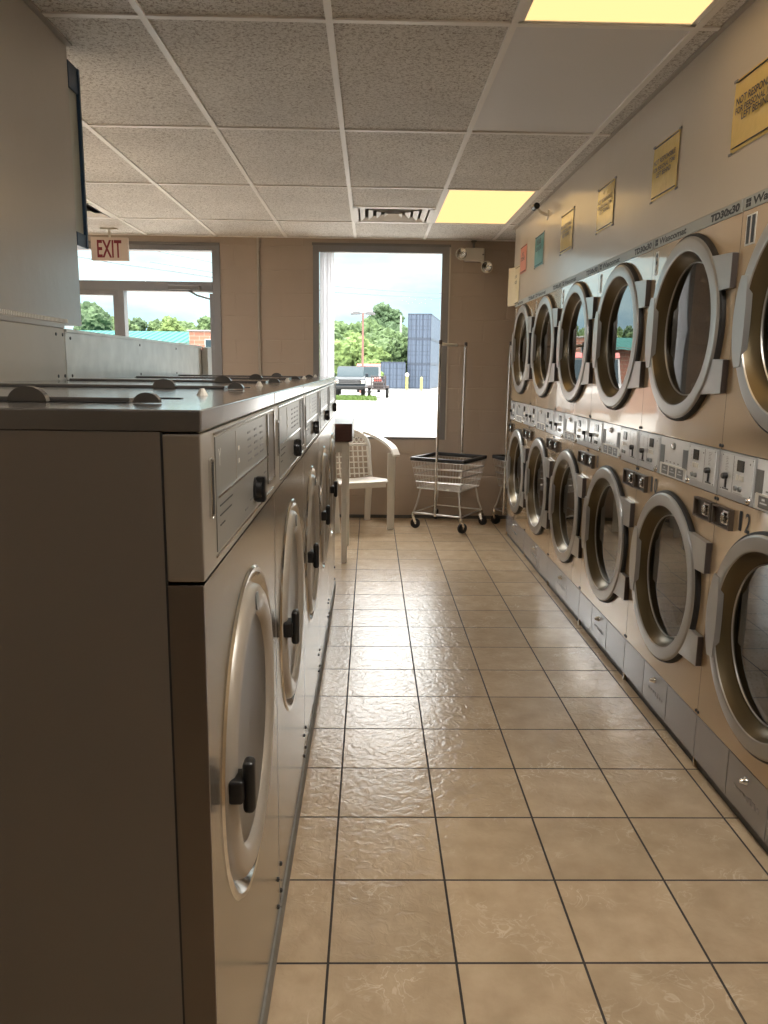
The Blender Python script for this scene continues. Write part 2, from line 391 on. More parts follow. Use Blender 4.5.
    def build(s, name, parent=None, smooth=35, loc=None):
        bmesh.ops.transform(s.bm, matrix=s.T, verts=s.bm.verts)
        if s.T.to_3x3().determinant() < 0: bmesh.ops.reverse_faces(s.bm, faces=s.bm.faces)
        me = bpy.data.meshes.new(name); s.bm.to_mesh(me); s.bm.free()
        for k in s.mats: me.materials.append(M[k])
        if smooth:
            for p in me.polygons: p.use_smooth = True
            me.set_sharp_from_angle(angle=math.radians(smooth))
        o = bpy.data.objects.new(name, me); C.objects.link(o)
        if 0 < smooth < 55:
            wn = o.modifiers.new('weighted_normals', 'WEIGHTED_NORMAL'); wn.keep_sharp = True; wn.weight = 50
        if parent: o.parent = parent
        if loc: o.location = loc
        return o
def frame(a, b, c, o=(0, 0, 0)):
    return Matrix(((a[0], b[0], c[0], o[0]), (a[1], b[1], c[1], o[1]), (a[2], b[2], c[2], o[2]), (0, 0, 0, 1)))
FRONT_MX = frame((0, -1, 0), (0, 0, 1), (-1, 0, 0))     # faces -x (dryers, right wall)
FRONT_PX = frame((0, 1, 0), (0, 0, 1), (1, 0, 0))       # faces +x (washers)
FRONT_MY = frame((1, 0, 0), (0, 0, 1), (0, -1, 0))      # faces -y (towards the camera)
def tag(o, label, cat, group=None, kind=None):
    if label: o['label'] = label
    if cat: o['category'] = cat
    if group: o['group'] = group
    if kind: o['kind'] = kind
    return o
def thing(name, label, cat, loc=(0, 0, 0), rz=0, group=None):
    o = bpy.data.objects.new(name, None); C.objects.link(o); o.location = loc; o.rotation_euler = (0, 0, rz)
    o.empty_display_size = .1
    return tag(o, label, cat, group)
def copy_tree(o, parent=None):
    c = o.copy(); C.objects.link(c)
    if parent: c.parent = parent
    for ch in list(o.children): copy_tree(ch, c)
    return c
def struct(o): o['kind'] = 'structure'; return o

# ------------------------------------------------------------------ room constants (metres; camera stands at x=0, y=0)
H = 2.512; YF = 7.2; XD = 1.165; XB = -1.10
XL, XR, YN = -4.6, 2.4, -3.2
# floor
struct(MB().m('floor').box(XL, YN, -.12, XR, YF + .2, 0).build('floor', smooth=0))

# ceiling: lay-in tiles with the T-bar grid hanging a few millimetres below
gx = [-1.977 + .6096 * i for i in range(-4, 8)]
gy = [2.812 + 1.2009 * j for j in range(-5, 4)]
light_cells = {(5 + 3, 4), (5 + 3, 7)}
def cell_light(i, j): return (i, j) in LIGHTS
LIGHTS = {(8, 4), (8, 7), (8, 3), (2, 5), (3, 4)}      # gx / gy cells with lights; last three are unseen, added to brighten the room
VENTS = {(7, 7), (3, 7)}
BLANK = {(8, 5)}
mb = MB().m('ceil')
xs = [XL] + [x for x in gx if XL < x < XR] + [XR]
ys = [YN] + [y for y in gy if YN < y < YF] + [YF]
for i in range(len(xs) - 1):
    for j in range(len(ys) - 1):
        x0, x1, y0, y1 = xs[i], xs[i + 1], ys[j], ys[j + 1]
        xm, ym = (x0 + x1) / 2, (y0 + y1) / 2
        ci = next((k for k in range(len(gx) - 1) if gx[k] < xm < gx[k + 1]), -1); cj = next((k for k in range(len(gy) - 1) if gy[k] < ym < gy[k + 1]), -1)
        if (ci, cj) in LIGHTS or (ci, cj) in BLANK: continue
        if (ci, cj) in VENTS: y1 = y0 + (y1 - y0) * .5
        mb.box(x0 + .004, y0 + .004, H + .001, x1 - .004, y1 - .004, H + .02)
mb.box(XL, YN, H + .16, XR, YF + .2, H + .3)
struct(mb.build('ceiling', smooth=0))
mb = MB().m('tbar')
for x in gx:
    if XL < x < XR: mb.box(x - .012, YN, H - .006, x + .012, YF, H + .012)
for y in gy:
    if YN < y < YF: mb.box(XL, y - .012, H - .0055, XR, y + .012, H + .012)
for (i, j) in VENTS:
    mb.box(gx[i], gy[j] + .60 - .012, H - .0055, gx[i + 1], gy[j] + .60 + .012, H + .012)
mb.box(XL, YF - .022, H - .006, XR, YF, H + .01)
mb.m('taupe_angle').box(1.145, YN, H - .006, XD, 6.6, H + .012)
mb.box(-1.102, YN, H - .006, -1.08, 3.06, H + .012)
struct(mb.build('trim_1', smooth=0))

# blank panel
o = MB().m('white_panel').box(gx[8] + .004, gy[5] + .004, H + .002, gx[9] - .004, gy[6] - .004, H + .016).build('ceiling_panel', smooth=0)
tag(o, 'plain smooth white ceiling panel between the two lit ceiling lights', 'ceiling panel')
# light fixtures, plus the added unseen fill lights
names = {(8, 4): 'lit yellow ceiling light nearest the camera, cut by the top of the photo', (8, 7): 'lit yellow ceiling light near the window wall, beside the air vent',
         (3, 4): 'added unseen fill light over the far aisle behind the partition',
         (8, 3): 'added unseen fill light right above the camera beside the dryer wall', (2, 5): 'added unseen fill light over the middle of the far aisle'}
for (i, j) in sorted(LIGHTS):
    t = thing('ceiling_light', names[(i, j)], 'light', ((gx[i] + gx[i + 1]) / 2, (gy[j] + gy[j + 1]) / 2, H), 0, 'ceiling lights')
    w, l = .297, .594
    MB().m('diffuser' if i == 8 and j > 3 else 'fill_warm' if i == 8 else 'fill_white').box(-w + .022, -l + .022, .000, w - .022, l - .022, .006).build('diffuser', t, 0)
    mb = MB().m('tbar')
    for x0, y0, x1, y1 in ((-w, -l, -w + .022, l), (w - .022, -l, w, l), (-w, -l, w, -l + .022), (-w, l - .022, w, l)): mb.box(x0, y0, -.003, x1, y1, .014)
    mb.build('frame', t, 0)
    MB().m('tbar').box(-w, -l, .05, w, l, .10).build('housing', t, 0)
# air vents
for (i, j) in sorted(VENTS):
    t = thing('air_vent', 'square white ceiling air vent ' + ('beside the lit ceiling light, in front of the large window' if i == 7 else 'near the exit sign, partly behind the partition'), 'vent', ((gx[i] + gx[i + 1]) / 2, gy[j] + .9, H), 0, 'ceiling vents')
    mb = MB().m('tbar')
    for x0, y0, x1, y1 in ((-.295, -.29, -.26, .29), (.26, -.29, .295, .29), (-.295, -.29, .295, -.255), (-.295, .255, .295, .29)): mb.box(x0, y0, -.006, x1, y1, .003)
    mb.build('frame', t, 0)
    MB().m('dark_gap').box(-.28, -.28, .12, .28, .28, .13).build('duct', t, 0)
    for k, r in enumerate((.245, .185, .125, .065)):
        mb = MB().m('tbar'); r2 = r - .034
        for s in range(4):
            R = Matrix.Rotation(PI / 2 * s, 3, 'Z')
            P = [R @ Vector(p) for p in ((-r, -r, -.004), (r, -r, -.004), (max(r2, .01), -max(r2, .01), .016), (-max(r2, .01), -max(r2, .01), .016))]
            mb.quad(*P); mb.quad(*[p + Vector((0, 0, .003)) for p in P[::-1]])
        mb.build('louver', t, 0)

# ------------------------------------------------------------------ walls
# far (window) wall with a window opening and the entrance opening
def wall_box(mb, x0, x1, z0, z1): mb.box(x0, YF, z0, x1, YF + .2, z1)
mb = MB().m('block')
wall_box(mb, XL, -4.0, 0, 2.8); wall_box(mb, -4.0, -1.345, 2.43, 2.8)
wall_box(mb, -1.345, -.523, 0, 2.8); wall_box(mb, -.523, .690, 2.445, 2.8); wall_box(mb, -.523, .690, 0, .745)
wall_box(mb, .690, XR, 0, 2.8)
struct(mb.build('wall_far', smooth=0))
struct(MB().m('block').box(XL - .15, YN, 0, XL, YF + .2, 2.8).build('wall_left', smooth=0))
struct(MB().m('block').box(XR, YN, 0, XR + .15, YF + .2, 2.8).build('wall_right_rear', smooth=0))
struct(MB().m('block').box(XL, YN - .15, 0, XR, YN, 2.8).build('wall_near', smooth=0))
# wall above the dryers
struct(MB().m('cream_wall').box(XD, YN, 1.926, XD + .12, 6.6, H).build('wall_right', smooth=0))
struct(MB().m('tan').box(XD, YN, 0, XD + .1, 1.765, 1.926).build('wall_right_front', smooth=0))
# partition over the washers
struct(MB().m('grey_wall').box(-1.29, YN, 1.53, -1.102, 3.06, H).build('wall_partition', smooth=0))
mb = MB().m('grey_wall').box(-1.128, YN, 1.512, -1.097, 2.88, 1.532, .004)
mb.m('white_ink')
for k in range(150):
    y = 1.2 + k * .0115; mb.box(-1.103, y, 1.533, -1.100, y + .006, 1.546)
struct(mb.build('trim_2', smooth=0))
# baseboard strip under the window
struct(MB().m('toe').box(-1.345, YF - .008, 0, XR, YF, .03).build('baseboard_far', smooth=0))

# big window
mb = MB(FRONT_MY).m('alu')
yo = -YF
for c0, c1, a0, a1, b0, b1 in ((yo - .03, yo + .012, -.468, .625, .764, 2.392), (yo - .10, yo - .03, -.478, .636, .758, 2.404)):
    mb.box(-.523, .742, c0, a0, 2.447, c1, .002).box(a1, .742, c0, .690, 2.447, c1, .002).box(a0, b1, c0, a1, 2.447, c1, .002).box(a0, .742, c0, a1, b0, c1, .002)
mb.m('alu_dk').box(-.53, 2.447, yo, .70, 2.47, yo + .012)
mb.m('cream_wall').box(.690, .742, yo, .703, 2.447, yo + .01)
w1 = struct(mb.build('window_1', smooth=0))
struct(MB(FRONT_MY).m('wglass').quad((-.478, .758, yo - .085), (.636, .758, yo - .085), (.636, 2.404, yo - .085), (-.478, 2.404, yo - .085)).build('glass', w1, 0))
# entrance: transom, sidelight, door opening
mb = MB(FRONT_MY).m('alu')
mb.box(-4.0, 2.385, yo - .1, -1.345, 2.43, yo + .01, .003).box(-1.415, 0, yo - .1, -1.345, 2.385, yo + .01, .003)
mb.box(-4.0, 2.035, yo - .1, -1.415, 2.12, yo + .012, .003)
mb.box(-2.265, 0, yo - .1, -2.205, 2.035, yo + .01, .003).box(-3.3, 0, yo - .1, -3.23, 2.385, yo + .01, .003).box(-4.0, 0, yo - .1, -3.93, 2.385, yo + .01, .003)
mb.box(-3.23, 1.995, yo - .1, -2.265, 2.035, yo + .006, .003).box(-2.30, .1, yo - .1, -2.265, 1.995, yo + .006).box(-3.93, 0, yo - .1, -2.265, .1, yo + .006)
mb.m('alu_dk').box(-4.0, 2.43, yo, -1.345, 2.455, yo + .012)
w2 = struct(mb.build('window_2', smooth=0))
g = MB(FRONT_MY).m('wglass')
for a0, b0, a1, b1 in ((-3.23, 2.12, -1.415, 2.385), (-3.93, 2.12, -3.3, 2.385), (-3.23, .1, -2.30, 1.995), (-3.93, .1, -3.3, 2.035)): g.quad((a0, b0, yo - .06), (a1, b0, yo - .06), (a1, b1, yo - .06), (a0, b1, yo - .06))
struct(g.build('glass', w2, 0))
# door leaf swung open outwards, hinged on the right
mb = MB().m('alu')
x0 = -1.42
for y0, z0, y1, z1 in ((7.30, .01, 7.36, 2.03), (7.99, .01, 8.05, 2.03), (7.36, 1.97, 7.99, 2.03), (7.36, .01, 7.99, .16), (7.36, .95, 7.99, 1.0)): mb.box(x0 - .045, y0, z0, x0, y1, z1, .003)
d1 = struct(mb.build('door_1', smooth=0))
struct(MB().m('wglass').quad((x0 - .02, 7.36, .16), (x0 - .02, 7.99, .16), (x0 - .02, 7.99, 1.97), (x0 - .02, 7.36, 1.97)).build('glass', d1, 0))
mb = MB().m('alu_dk').box(-1.80, YF - .06, 2.045, -1.52, YF - .012, 2.085, .006)
mb.tube([(-1.62, YF - .03, 2.04), (-1.56, YF + .02, 2.005), (-1.47, YF + .12, 1.985)], .008)
tag(mb.build('door_closer'), 'grey door closer with bent arm above the open entrance door', 'door closer')

# conduit on the far wall
mb = MB().m('grey_wall').cyl((-1.005, YF - .014, 0), (-1.005, YF - .014, H - .01), .012)
for z in (.5, 1.3, 2.1): mb.box(-1.03, YF - .012, z, -.98, YF, z + .02)
tag(mb.build('conduit_pipe'), 'thin vertical conduit pipe on the brown wall between door and window', 'pipe')

# vertical blind drawn to the left of the big window
t = thing('vertical_blind', 'pale vertical blind gathered at the left side of the large window', 'blind', (-.46, YF + .035, 0))
for k in range(6):
    x = .012 + k * .021
    mb = MB().m('blind'); a = math.radians(66 + (k % 3) * 7); dx, dy = .036 * math.cos(a), .036 * math.sin(a)
    P = [(x - dx * s + .0 , -dy * s + .006 * math.cos(s * 1.6), z) for z in (.79, 2.392) for s in (-1, -.33, .33, 1)]
    for q in range(3): mb.quad(P[q], P[q + 1], P[q + 5], P[q + 4])
    mb.build('slat', t, 60)
MB().m('white_plastic').box(-.002, -.02, 2.392, 1.06, .02, 2.403, .002).build('head_rail', t)

# ------------------------------------------------------------------ things on the far wall / ceiling
t = thing('emergency_light', 'off-white twin-lamp emergency light on the brown wall right of the window', 'emergency light', (.90, YF, 2.38))
MB(FRONT_MY).m('offwhite').box(-.085, -.056, 0, .095, .058, .07, .014, 3).m('ink').box(.074, -.004, .0701, .084, .008, .0708).build('housing', t)
for n_, (a, b) in enumerate(((-.115, .0), (.112, -.108))):
    mb = MB(FRONT_MY).m('offwhite').lathe([(.001, .045), (.03, .047), (.045, .062), (.052, .092), (.052, .1), (.046, .102)], (a, b, 0), n=28)
    l = mb.build('lamp_head', t)
    MB(FRONT_MY).m('chrome').lathe([(.046, .099), (.035, .085), (.02, .078), (.006, .076), (.001, .088)], (a, b, 0), n=24).build('reflector', l)
    MB(FRONT_MY).m('wglass').lathe([(.046, .101), (.03, .107), (.001, .109)], (a, b, 0), n=24).build('lens', l)
MB(FRONT_MY).m('offwhite').cyl((.07, -.05, .035), (.112, -.108, .055), .012).build('swivel', t)
MB(FRONT_MY).m('alu_dk').cyl((.0, .058, .03), (.0, .12, .03), .01).lathe([(.024, .11), (.024, .122)], (0, 0, .03), 'b', 16, caps=True).build('conduit_stub', t)

t = thing('exit_sign', 'beige exit sign with dark red letters hanging under the ceiling by the door', 'sign', (-2.21, 6.9, 2.25))
MB(FRONT_MY).m('exit_face').box(-.155, 0, -.02, .155, .188, .02, .004).build('housing', t)
MB(FRONT_MY).m('exit_red').text('EXIT', 0, .024, .0212, .2, .205, .142, 'CENTER', bold=.004).build('lettering', t, 0)
MB(FRONT_MY).m('offwhite').box(-.07, .25, -.03, .07, .2615, .03, .002).cyl((0, .187, 0), (0, .252, 0), .009).build('mount', t)

t = thing('security_camera', 'small black and white security camera on a bracket high on the dryer wall', 'camera', (XD, 5.42, 2.40))
MB(FRONT_MX).m('white_plastic').lathe([(.001, .006), (.03, .006), (.034, 0)], (0, 0, 0), n=20).cyl((0, 0, .004), (-.01, .022, .05), .010).cyl((-.01, .022, .05), (-.03, .05, .07), .009).build('bracket', t)
MB(FRONT_MX).m('black').cyl((-.055, .055, .082), (-.005, .060, .074), .021, n=20).build('body', t)
MB(FRONT_MX).m('display').cyl((-.060, .0545, .0827), (-.0555, .055, .082), .015, n=16).build('lens', t)

# blue-framed board standing out past the end of the partition
t = thing('notice_board', 'blue-framed board at the end of the grey partition, seen almost edge on', 'board', (-1.10, 3.062, 1.845))
mb = MB().m('blue').box(-.035, .090, -.02, 0.004, .106, .62, .002)
mb.box(-.035, .0, .53, 0, .092, .62, .002).box(-.035, .0, -.02, 0, .092, .03, .002)
mb.build('frame', t, 0)
MB().m('board').box(-.03, 0.002, -.015, -.008, .092, .615).build('panel', t, 0)

# ------------------------------------------------------------------ notices on the dryer wall
def paper(key, y0, y1, z0, z1, label, lines=None, tape=True, curl=0.):
    mb = MB(FRONT_MX).m(key); n = 10
    w = y1 - y0
    V = []
    for i in range(n + 1):
        for j in range(n + 1):
            u, v = i / n, j / n
            c = .003 + .0035 * (math.sin(u * 7 + v * 4) * .5 + .5) * (v * (1 - v)) * 4 * .6 + curl * max(0, .55 - u) ** 2
            V.append(mb.bm.verts.new((u * w, v * (z1 - z0), c)))
    mb._mark([mb.bm.faces.new((V[i * (n + 1) + j], V[(i + 1) * (n + 1) + j], V[(i + 1) * (n + 1) + j + 1], V[i * (n + 1) + j + 1])) for i in range(n) for j in range(n)])
    h = z1 - z0
    if lines:
        mb.m('ink')
        for k, (s, fy, fw) in enumerate(lines): mb.text(s, w * .5, h * fy, .0085, .02, w * fw, None, 'CENTER', bold=.0004)
        mb.box(w * .04, h * .955, .003, w * .96, h * .962, .0085).box(w * .04, h * .05, .003, w * .96, h * .057, .0085)
    if tape:
        mb.m('greyink')
        for a, b in ((0, 0), (w, 0), (0, h), (w, h)): mb.box(a - .012, b - .004, .0012, a + .012, b + .003, .0045)
    o = mb.build('wall_notice', None, 60, (XD, y1, z0))
    return tag(o, label, 'notice', 'notices on the dryer wall')
NL = [('NOT RESPONSIBLE', .62, .84), ('FOR PERSONAL ITEMS', .50, .84), ('LEFT BEHIND', .385, .56)]
paper('paper_yellow', 2.36, 2.682, 2.085, 2.305, 'yellow notice nearest the camera, cut by the right edge of the photo', NL)
paper('paper_yellow', 3.135, 3.41, 2.08, 2.295, 'flat yellow notice above the large upper door of dryer 9', NL)
paper('paper_yellow', 3.935, 4.215, 2.085, 2.30, 'crinkled shiny yellow notice between two flatter yellow notices', NL)
paper('paper_yellow', 4.71, 5.00, 2.088, 2.315, 'narrow yellow notice right next to the small security camera', NL)
paper('paper_teal', 5.49, 5.77, 2.10, 2.31, 'teal blue notice below the security camera', [('PLEASE', .7, .5), ('CLEAN LINT', .5, .7)])
paper('paper_red', 6.08, 6.318, 2.12, 2.322, 'coral red notice beside the teal one', [('NO', .62, .25), ('DYEING', .45, .6)], False)
paper('paper_cream', 6.33, 6.60, 1.90, 2.20, 'cream paper curling off the far end of the dryer wall', [('OUT OF', .7, .4), ('ORDER', .55, .4)], False, .13)

# ------------------------------------------------------------------ dryers
DY = [6.0875 - .785 * k for k in range(6)]
DC = (1.542, .597)            # door centres
def dryer():
    r = thing('tumble_dryer', None, 'dryer', (XD, DY[0], 0), 0, 'stacked tumble dryers along the right wall')
    F = FRONT_MX; W = .3915
    mb = MB(F).m('tan').plate(-W, 1.139, W, 1.884, 0, [(0, DC[0], .30)]).plate(-W, .197, W, .983, 0, [(0, DC[1], .30)])
    mb.box(-W, 1.9, -.85, W, 1.925, -.02).box(-W, 0, -.85, -W + .004, 1.9, -.002).box(W - .004, 0, -.85, W, 1.9, -.002).box(-W, 0, -.85, W, 1.9, -.846)
    mb.m('dark_gap').box(-W, .985, -.03, W, 1.137, -.02)
    for b0, b1 in ((1.139, 1.884), (.197, .983)): mb.box(-W - .0008, b0, -.006, -W + .0006, b1, .0003)
    mb.m('ink')
    for a in (-W + .008, W - .008):
        for b in (1.150, .972, .21): mb.lathe([(.006, 0), (.005, .004), (.001, .005)], (a, b, 0), n=8)
    mb.build('cabinet', r, 30)
    # header with the maker's lettering
    mb = MB(F).m('strip_grey').box(-W + .006, 1.885, -.01, W - .006, 1.924, .003, .0015).m('ink')
    mb.text('TD30x30', .158, 1.891, .0036, .03, .215, .026, bold=.0016, shear=.05)
    mb.text('Wascomat', -.325, 1.892, .0036, .03, .275, .025, bold=.001, shear=.05)
    for k in range(2):
        for q in range(2): mb.box(-.370 + k * .017, 1.892 + q * .0135, .003, -.356 + k * .017, 1.9035 + q * .0135, .0037)
    mb.build('header_strip', r, 30)
    # two doors
    for b in DC:
        prof = [(.300, .0), (.326, .006), (.328, .010), (.328, .018), (.324, .023), (.318, .0255), (.282, .0265), (.278, .025), (.276, .021)]
        d = MB(F).m('silver').lathe(prof, (0, b, 0), n=96).build('door', r, 30)
        MB(F).m('gasket').lathe([(.30, -.002), (.336, -.002), (.338, .004), (.336, .014), (.329, .018), (.31, .012)], (0, b, 0), n=96).build('gasket', d, 40)
        MB(F).m('cone').lathe([(.2765, .022), (.268, .004), (.255, -.014), (.244, -.022), (.241, -.023)], (0, b, 0), n=96).m('silver').lathe([(.2415, -.023), (.242, -.017), (.239, -.016), (.237, -.020)], (0, b, 0), n=96).build('inner_rim', d, 40)
        MB(F).m('dglass').lathe([(.2385, -.0205), (.15, -.0200), (.001, -.0195)], (0, b, 0), n=72).build('door_glass', d, 60)
        # handle: crescent plate on the left of the ring
        P = []
        for k in range(25):
            t = PI - math.radians(25) + math.radians(50) * k / 24; P.append((.331 * math.cos(t), b + .331 * math.sin(t)))
        P += [(-.262 - .012 * math.cos(k / 8 * PI - PI / 2) * -1 * .6, b - .137 + .274 * k / 8) for k in range(9)]
        MB(F).m('silver').prism(P, .010, .0295, .0018).build('handle', d, 30)
        for s in (1, -1):
            P = [(.386, b + s * .112), (.386, b + s * .222), (.20, b + s * .232), (.225, b + s * .19), (.247, b + s * .15), (.262, b + s * .105), (.292, b + s * .098), (.298, b + s * .112)]
            if s < 0: P = P[::-1]
            MB(F).m('silver').prism(P, .002, .020, .0015).m('bracket_end').box(.3845, b + (s * .114 if s > 0 else -.220), .0, .3895, b + (s * .220 if s > 0 else -.114), .019, .001).build('hinge', d, 30)
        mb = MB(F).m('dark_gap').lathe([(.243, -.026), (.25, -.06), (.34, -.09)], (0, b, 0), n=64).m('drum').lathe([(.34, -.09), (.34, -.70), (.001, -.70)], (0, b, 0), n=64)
        for k in range(4):
            t = PI / 4 + PI / 2 * k; u = Vector((math.cos(t), math.sin(t))); v = Vector((-u.y, u.x))
            for q in (1, -1):
                p = [u * .34 + v * .05, u * .27, u * .34 - v * .05]
                pts = [(x.x, b + x.y) for x in p]
            mb.prism(pts, -.68, -.15)
        mb.build('drum', r, 40)
    # control panels: left has slot then display, right is mirrored
    for s in (-1, 1):
        a0, a1 = (-.3905, -.142) if s < 0 else (.135, .3905)
        mb = MB(F).m('ctl_frame').box(a0, .9855, -.018, a1, 1.1365, .003, .002)
        p0, p1 = (a0 + .022, a1 - .012) if s < 0 else (a0 + .012, a1 - .022)
        mb.m('ctl_plate').box(p0, 1.008, .001, p1, 1.130, .0055, .001)
        mb.m('ink')
        q = p0 + .085 if s < 0 else p1 - .085
        mb.box(q - .001, 1.010, .005, q + .001, 1.128, .0058)
        cp = mb.build('control_panel', r, 30)
        sl = (p0 + .042) if s < 0 else (p1 - .042)     # coin slide column
        dx = p0 + .135 if s < 0 else p0 + .066          # display column centre
        # printed marks on plate
        mb = MB(F).m('greyink')
        for k in range(9): mb.box(sl - .012, 1.076 + k * .0052, .0056, sl - .012 + random.uniform(.012, .026), 1.0775 + k * .0052, .0059)
        for k in range(5): mb.text('%d' % (k + 1), dx - .045, 1.052 + k * .013, .0059, .009, None, .007)
        mb.box(dx - .035, 1.0115, .0056, dx + .025, 1.0125, .0059)
        mb.m('ink').lathe([(.001, .0062), (.0025, .0062), (.003, .0055)], (dx + .058, 1.112, 0), n=8)
        for a, bq in ((p0 + .006, 1.124), (p0 + .006, 1.014), (p1 - .006, 1.124), (p1 - .006, 1.014)): mb.lathe([(.001, .0062), (.002, .0062), (.0025, .0055)], (a, bq, 0), n=8)
        mb.build('printed_marks', cp, 0)
        MB(F).m('display').box(dx - .022, 1.082, .005, dx + .022, 1.118, .0085, .001).build('display', cp, 0)
        mb = MB(F).m('greyink').box(sl - .0025, 1.018, .0056, sl + .0025, 1.062, .0062).m('black').lathe([(.0001, .022), (.008, .022), (.0105, .018), (.0105, .006)], (sl, 1.058, 0), n=16)
        mb.box(sl - .004, 1.02, .006, sl + .004, 1.05, .010).box(sl - .02, 1.014, .006, sl + .02, 1.018, .008)
        mb.build('coin_slide', cp, 40)
        for k in range(3): MB(F).m('white_ink').box(dx - .026 + k * .019, 1.054, .005, dx - .013 + k * .019, 1.072, .0085, .002).build('button', cp, 30)
        for k in range(2): MB(F).m('ctl_side').lathe([(.0001, .012), (.0075, .012), (.009, .0055)], (dx - .022 + k * .03, 1.028, 0), n=16).build('dial', cp, 40)
        la = a1 - .03 if s < 0 else a0 + .018
        MB(F).m('chrome').lathe([(.0001, .012), (.006, .012), (.010, .009), (.012, .003)], (la, 0.9985, 0), n=16).build('panel_lock', cp, 40)
    mb = MB(F).m('ctl_plate').box(-.140, .9855, -.018, .133, 1.1365, .002, .001)
    mb.m('ctl_side').box(-.138, 1.032, .001, -.095, 1.105, .004, .001).box(.088, 1.032, .001, .131, 1.105, .004, .001)
    mb.m('white_ink').box(-.128, .988, .001, .124, 1.036, .0045, .001)
    mb.m('greyink')
    for k in range(3): mb.box(-.108 + k * .076, .993, .004, -.046 + k * .076, 1.029, .0052, .001)
    mb.m('ctl_plate')
    for k in range(3): mb.box(-.098 + k * .076, 1.006, .0045, -.056 + k * .076, 1.010, .0056).box(-.088 + k * .076, 1.016, .0045, -.070 + k * .076, 1.022, .0056)
    mb.m('greyink')
    for k in range(4): mb.box(-.075 + k * .038, 1.042, .002, -.060 + k * .038, 1.047, .0026)
    cc = mb.build('coin_panel', r, 30)
    MB(F).m('ctl_side').lathe([(.014, .002), (.014, .005), (.010, .006)], (-.002, 1.108, 0), n=20).m('chrome').lathe([(.010, .006), (.010, .012), (.0001, .013)], (-.002, 1.108, 0), n=20).build('lock', cc, 40)
    # recessed lock boxes under the strip
    for a0, a1 in ((-.388, -.258), (.245, .386)):
        mb = MB(F).m('lockbox')
        b0, b1 = .888, .956; w = .006
        mb.box(a0, b0, .0005, a0 + w, b1, .016).box(a1 - w, b0, .0005, a1, b1, .016).box(a0, b1 - w, .0005, a1, b1, .016).box(a0, b0, .0005, a1, b0 + w, .016).box(a0, b0, .0003, a1, b1, .003)
        lb = mb.build('lock_box', r, 0)
        am = (a0 + a1) / 2 + .018
        MB(F).m('chrome').box(am - .020, b0 + .012, .003, am + .022, b1 - .010, .008, .002).lathe([(.018, .008), (.018, .016), (.012, .018), (.012, .010), (.0001, .010)], (am, .922, 0), n=20).build('lock', lb, 40)
    # kick panels
    mb = MB(F).m('toe').box(-W, 0, -.05, W, .036, -.012).build('toe_base', r, 0)
    for a0, a1, mid in ((-W, -.141, 0), (-.139, .116, 1), (.118, W, 0)):
        mb = MB(F).m('kick').box(a0 + .001, .036, -.02, a1 - .001, .195, .001, .0015)
        if mid:
            mb.m('greyink')
            for k in range(7): mb.box(-.085 + k * .024, .098 + random.uniform(-.004, .004), .001, -.071 + k * .024, .112 + random.uniform(-.004, .006), .0016)
        kp = mb.build('kick_panel', r, 30)
        if mid: MB(F).m('chrome').lathe([(.013, .001), (.013, .006), (.010, .010), (.006, .022), (.0001, .023)], (-.012, .157, 0), n=18).build('knob', kp, 40)
    return r
d0 = dryer()
DLAB = ['tan stacked dryer 1 and 2 at the far end, beside the laundry carts', 'tan stacked dryer 3 and 4, second from the window end',
        'tan stacked dryer 5 and 6, third from the window end', 'tan stacked dryer 7 and 8, fourth from the window end',
        'tan stacked dryer 9 and 10 with the large upper door left of number 11', 'tan stacked dryer 11 and 12 nearest the camera, cut by the photo edge']
dr = [d0] + [copy_tree(d0) for _ in range(5)]
for k, d in enumerate(dr):
    d.location = (XD, DY[k], 0); d['label'] = DLAB[k]
    up, lo = str(2 * k + 1), str(2 * k + 2)
    wu = .032 * len(up)
    mb = MB(FRONT_MX).m('white_ink').box(-.36, 1.776, 0, -.36 + wu, 1.868, .0012).m('ink')
    for q, ch in enumerate(up): mb.text(ch, -.36 + .016 + .031 * q, 1.781, .002, .08, .021 if ch == '1' else .025, .082, 'CENTER', bold=.003 if ch == '1' else .0012)
    mb.build('number_decal', d, 0)
    mb = MB(FRONT_MX).m('ink')
    for q, ch in enumerate(lo): mb.text(ch, -.222 + .04 * q, .900, .0015, .08, .020 if ch == '1' else .032, .062, 'LEFT', bold=.003 if ch == '1' else .0012)
    mb.build('number_decal', d, 0)

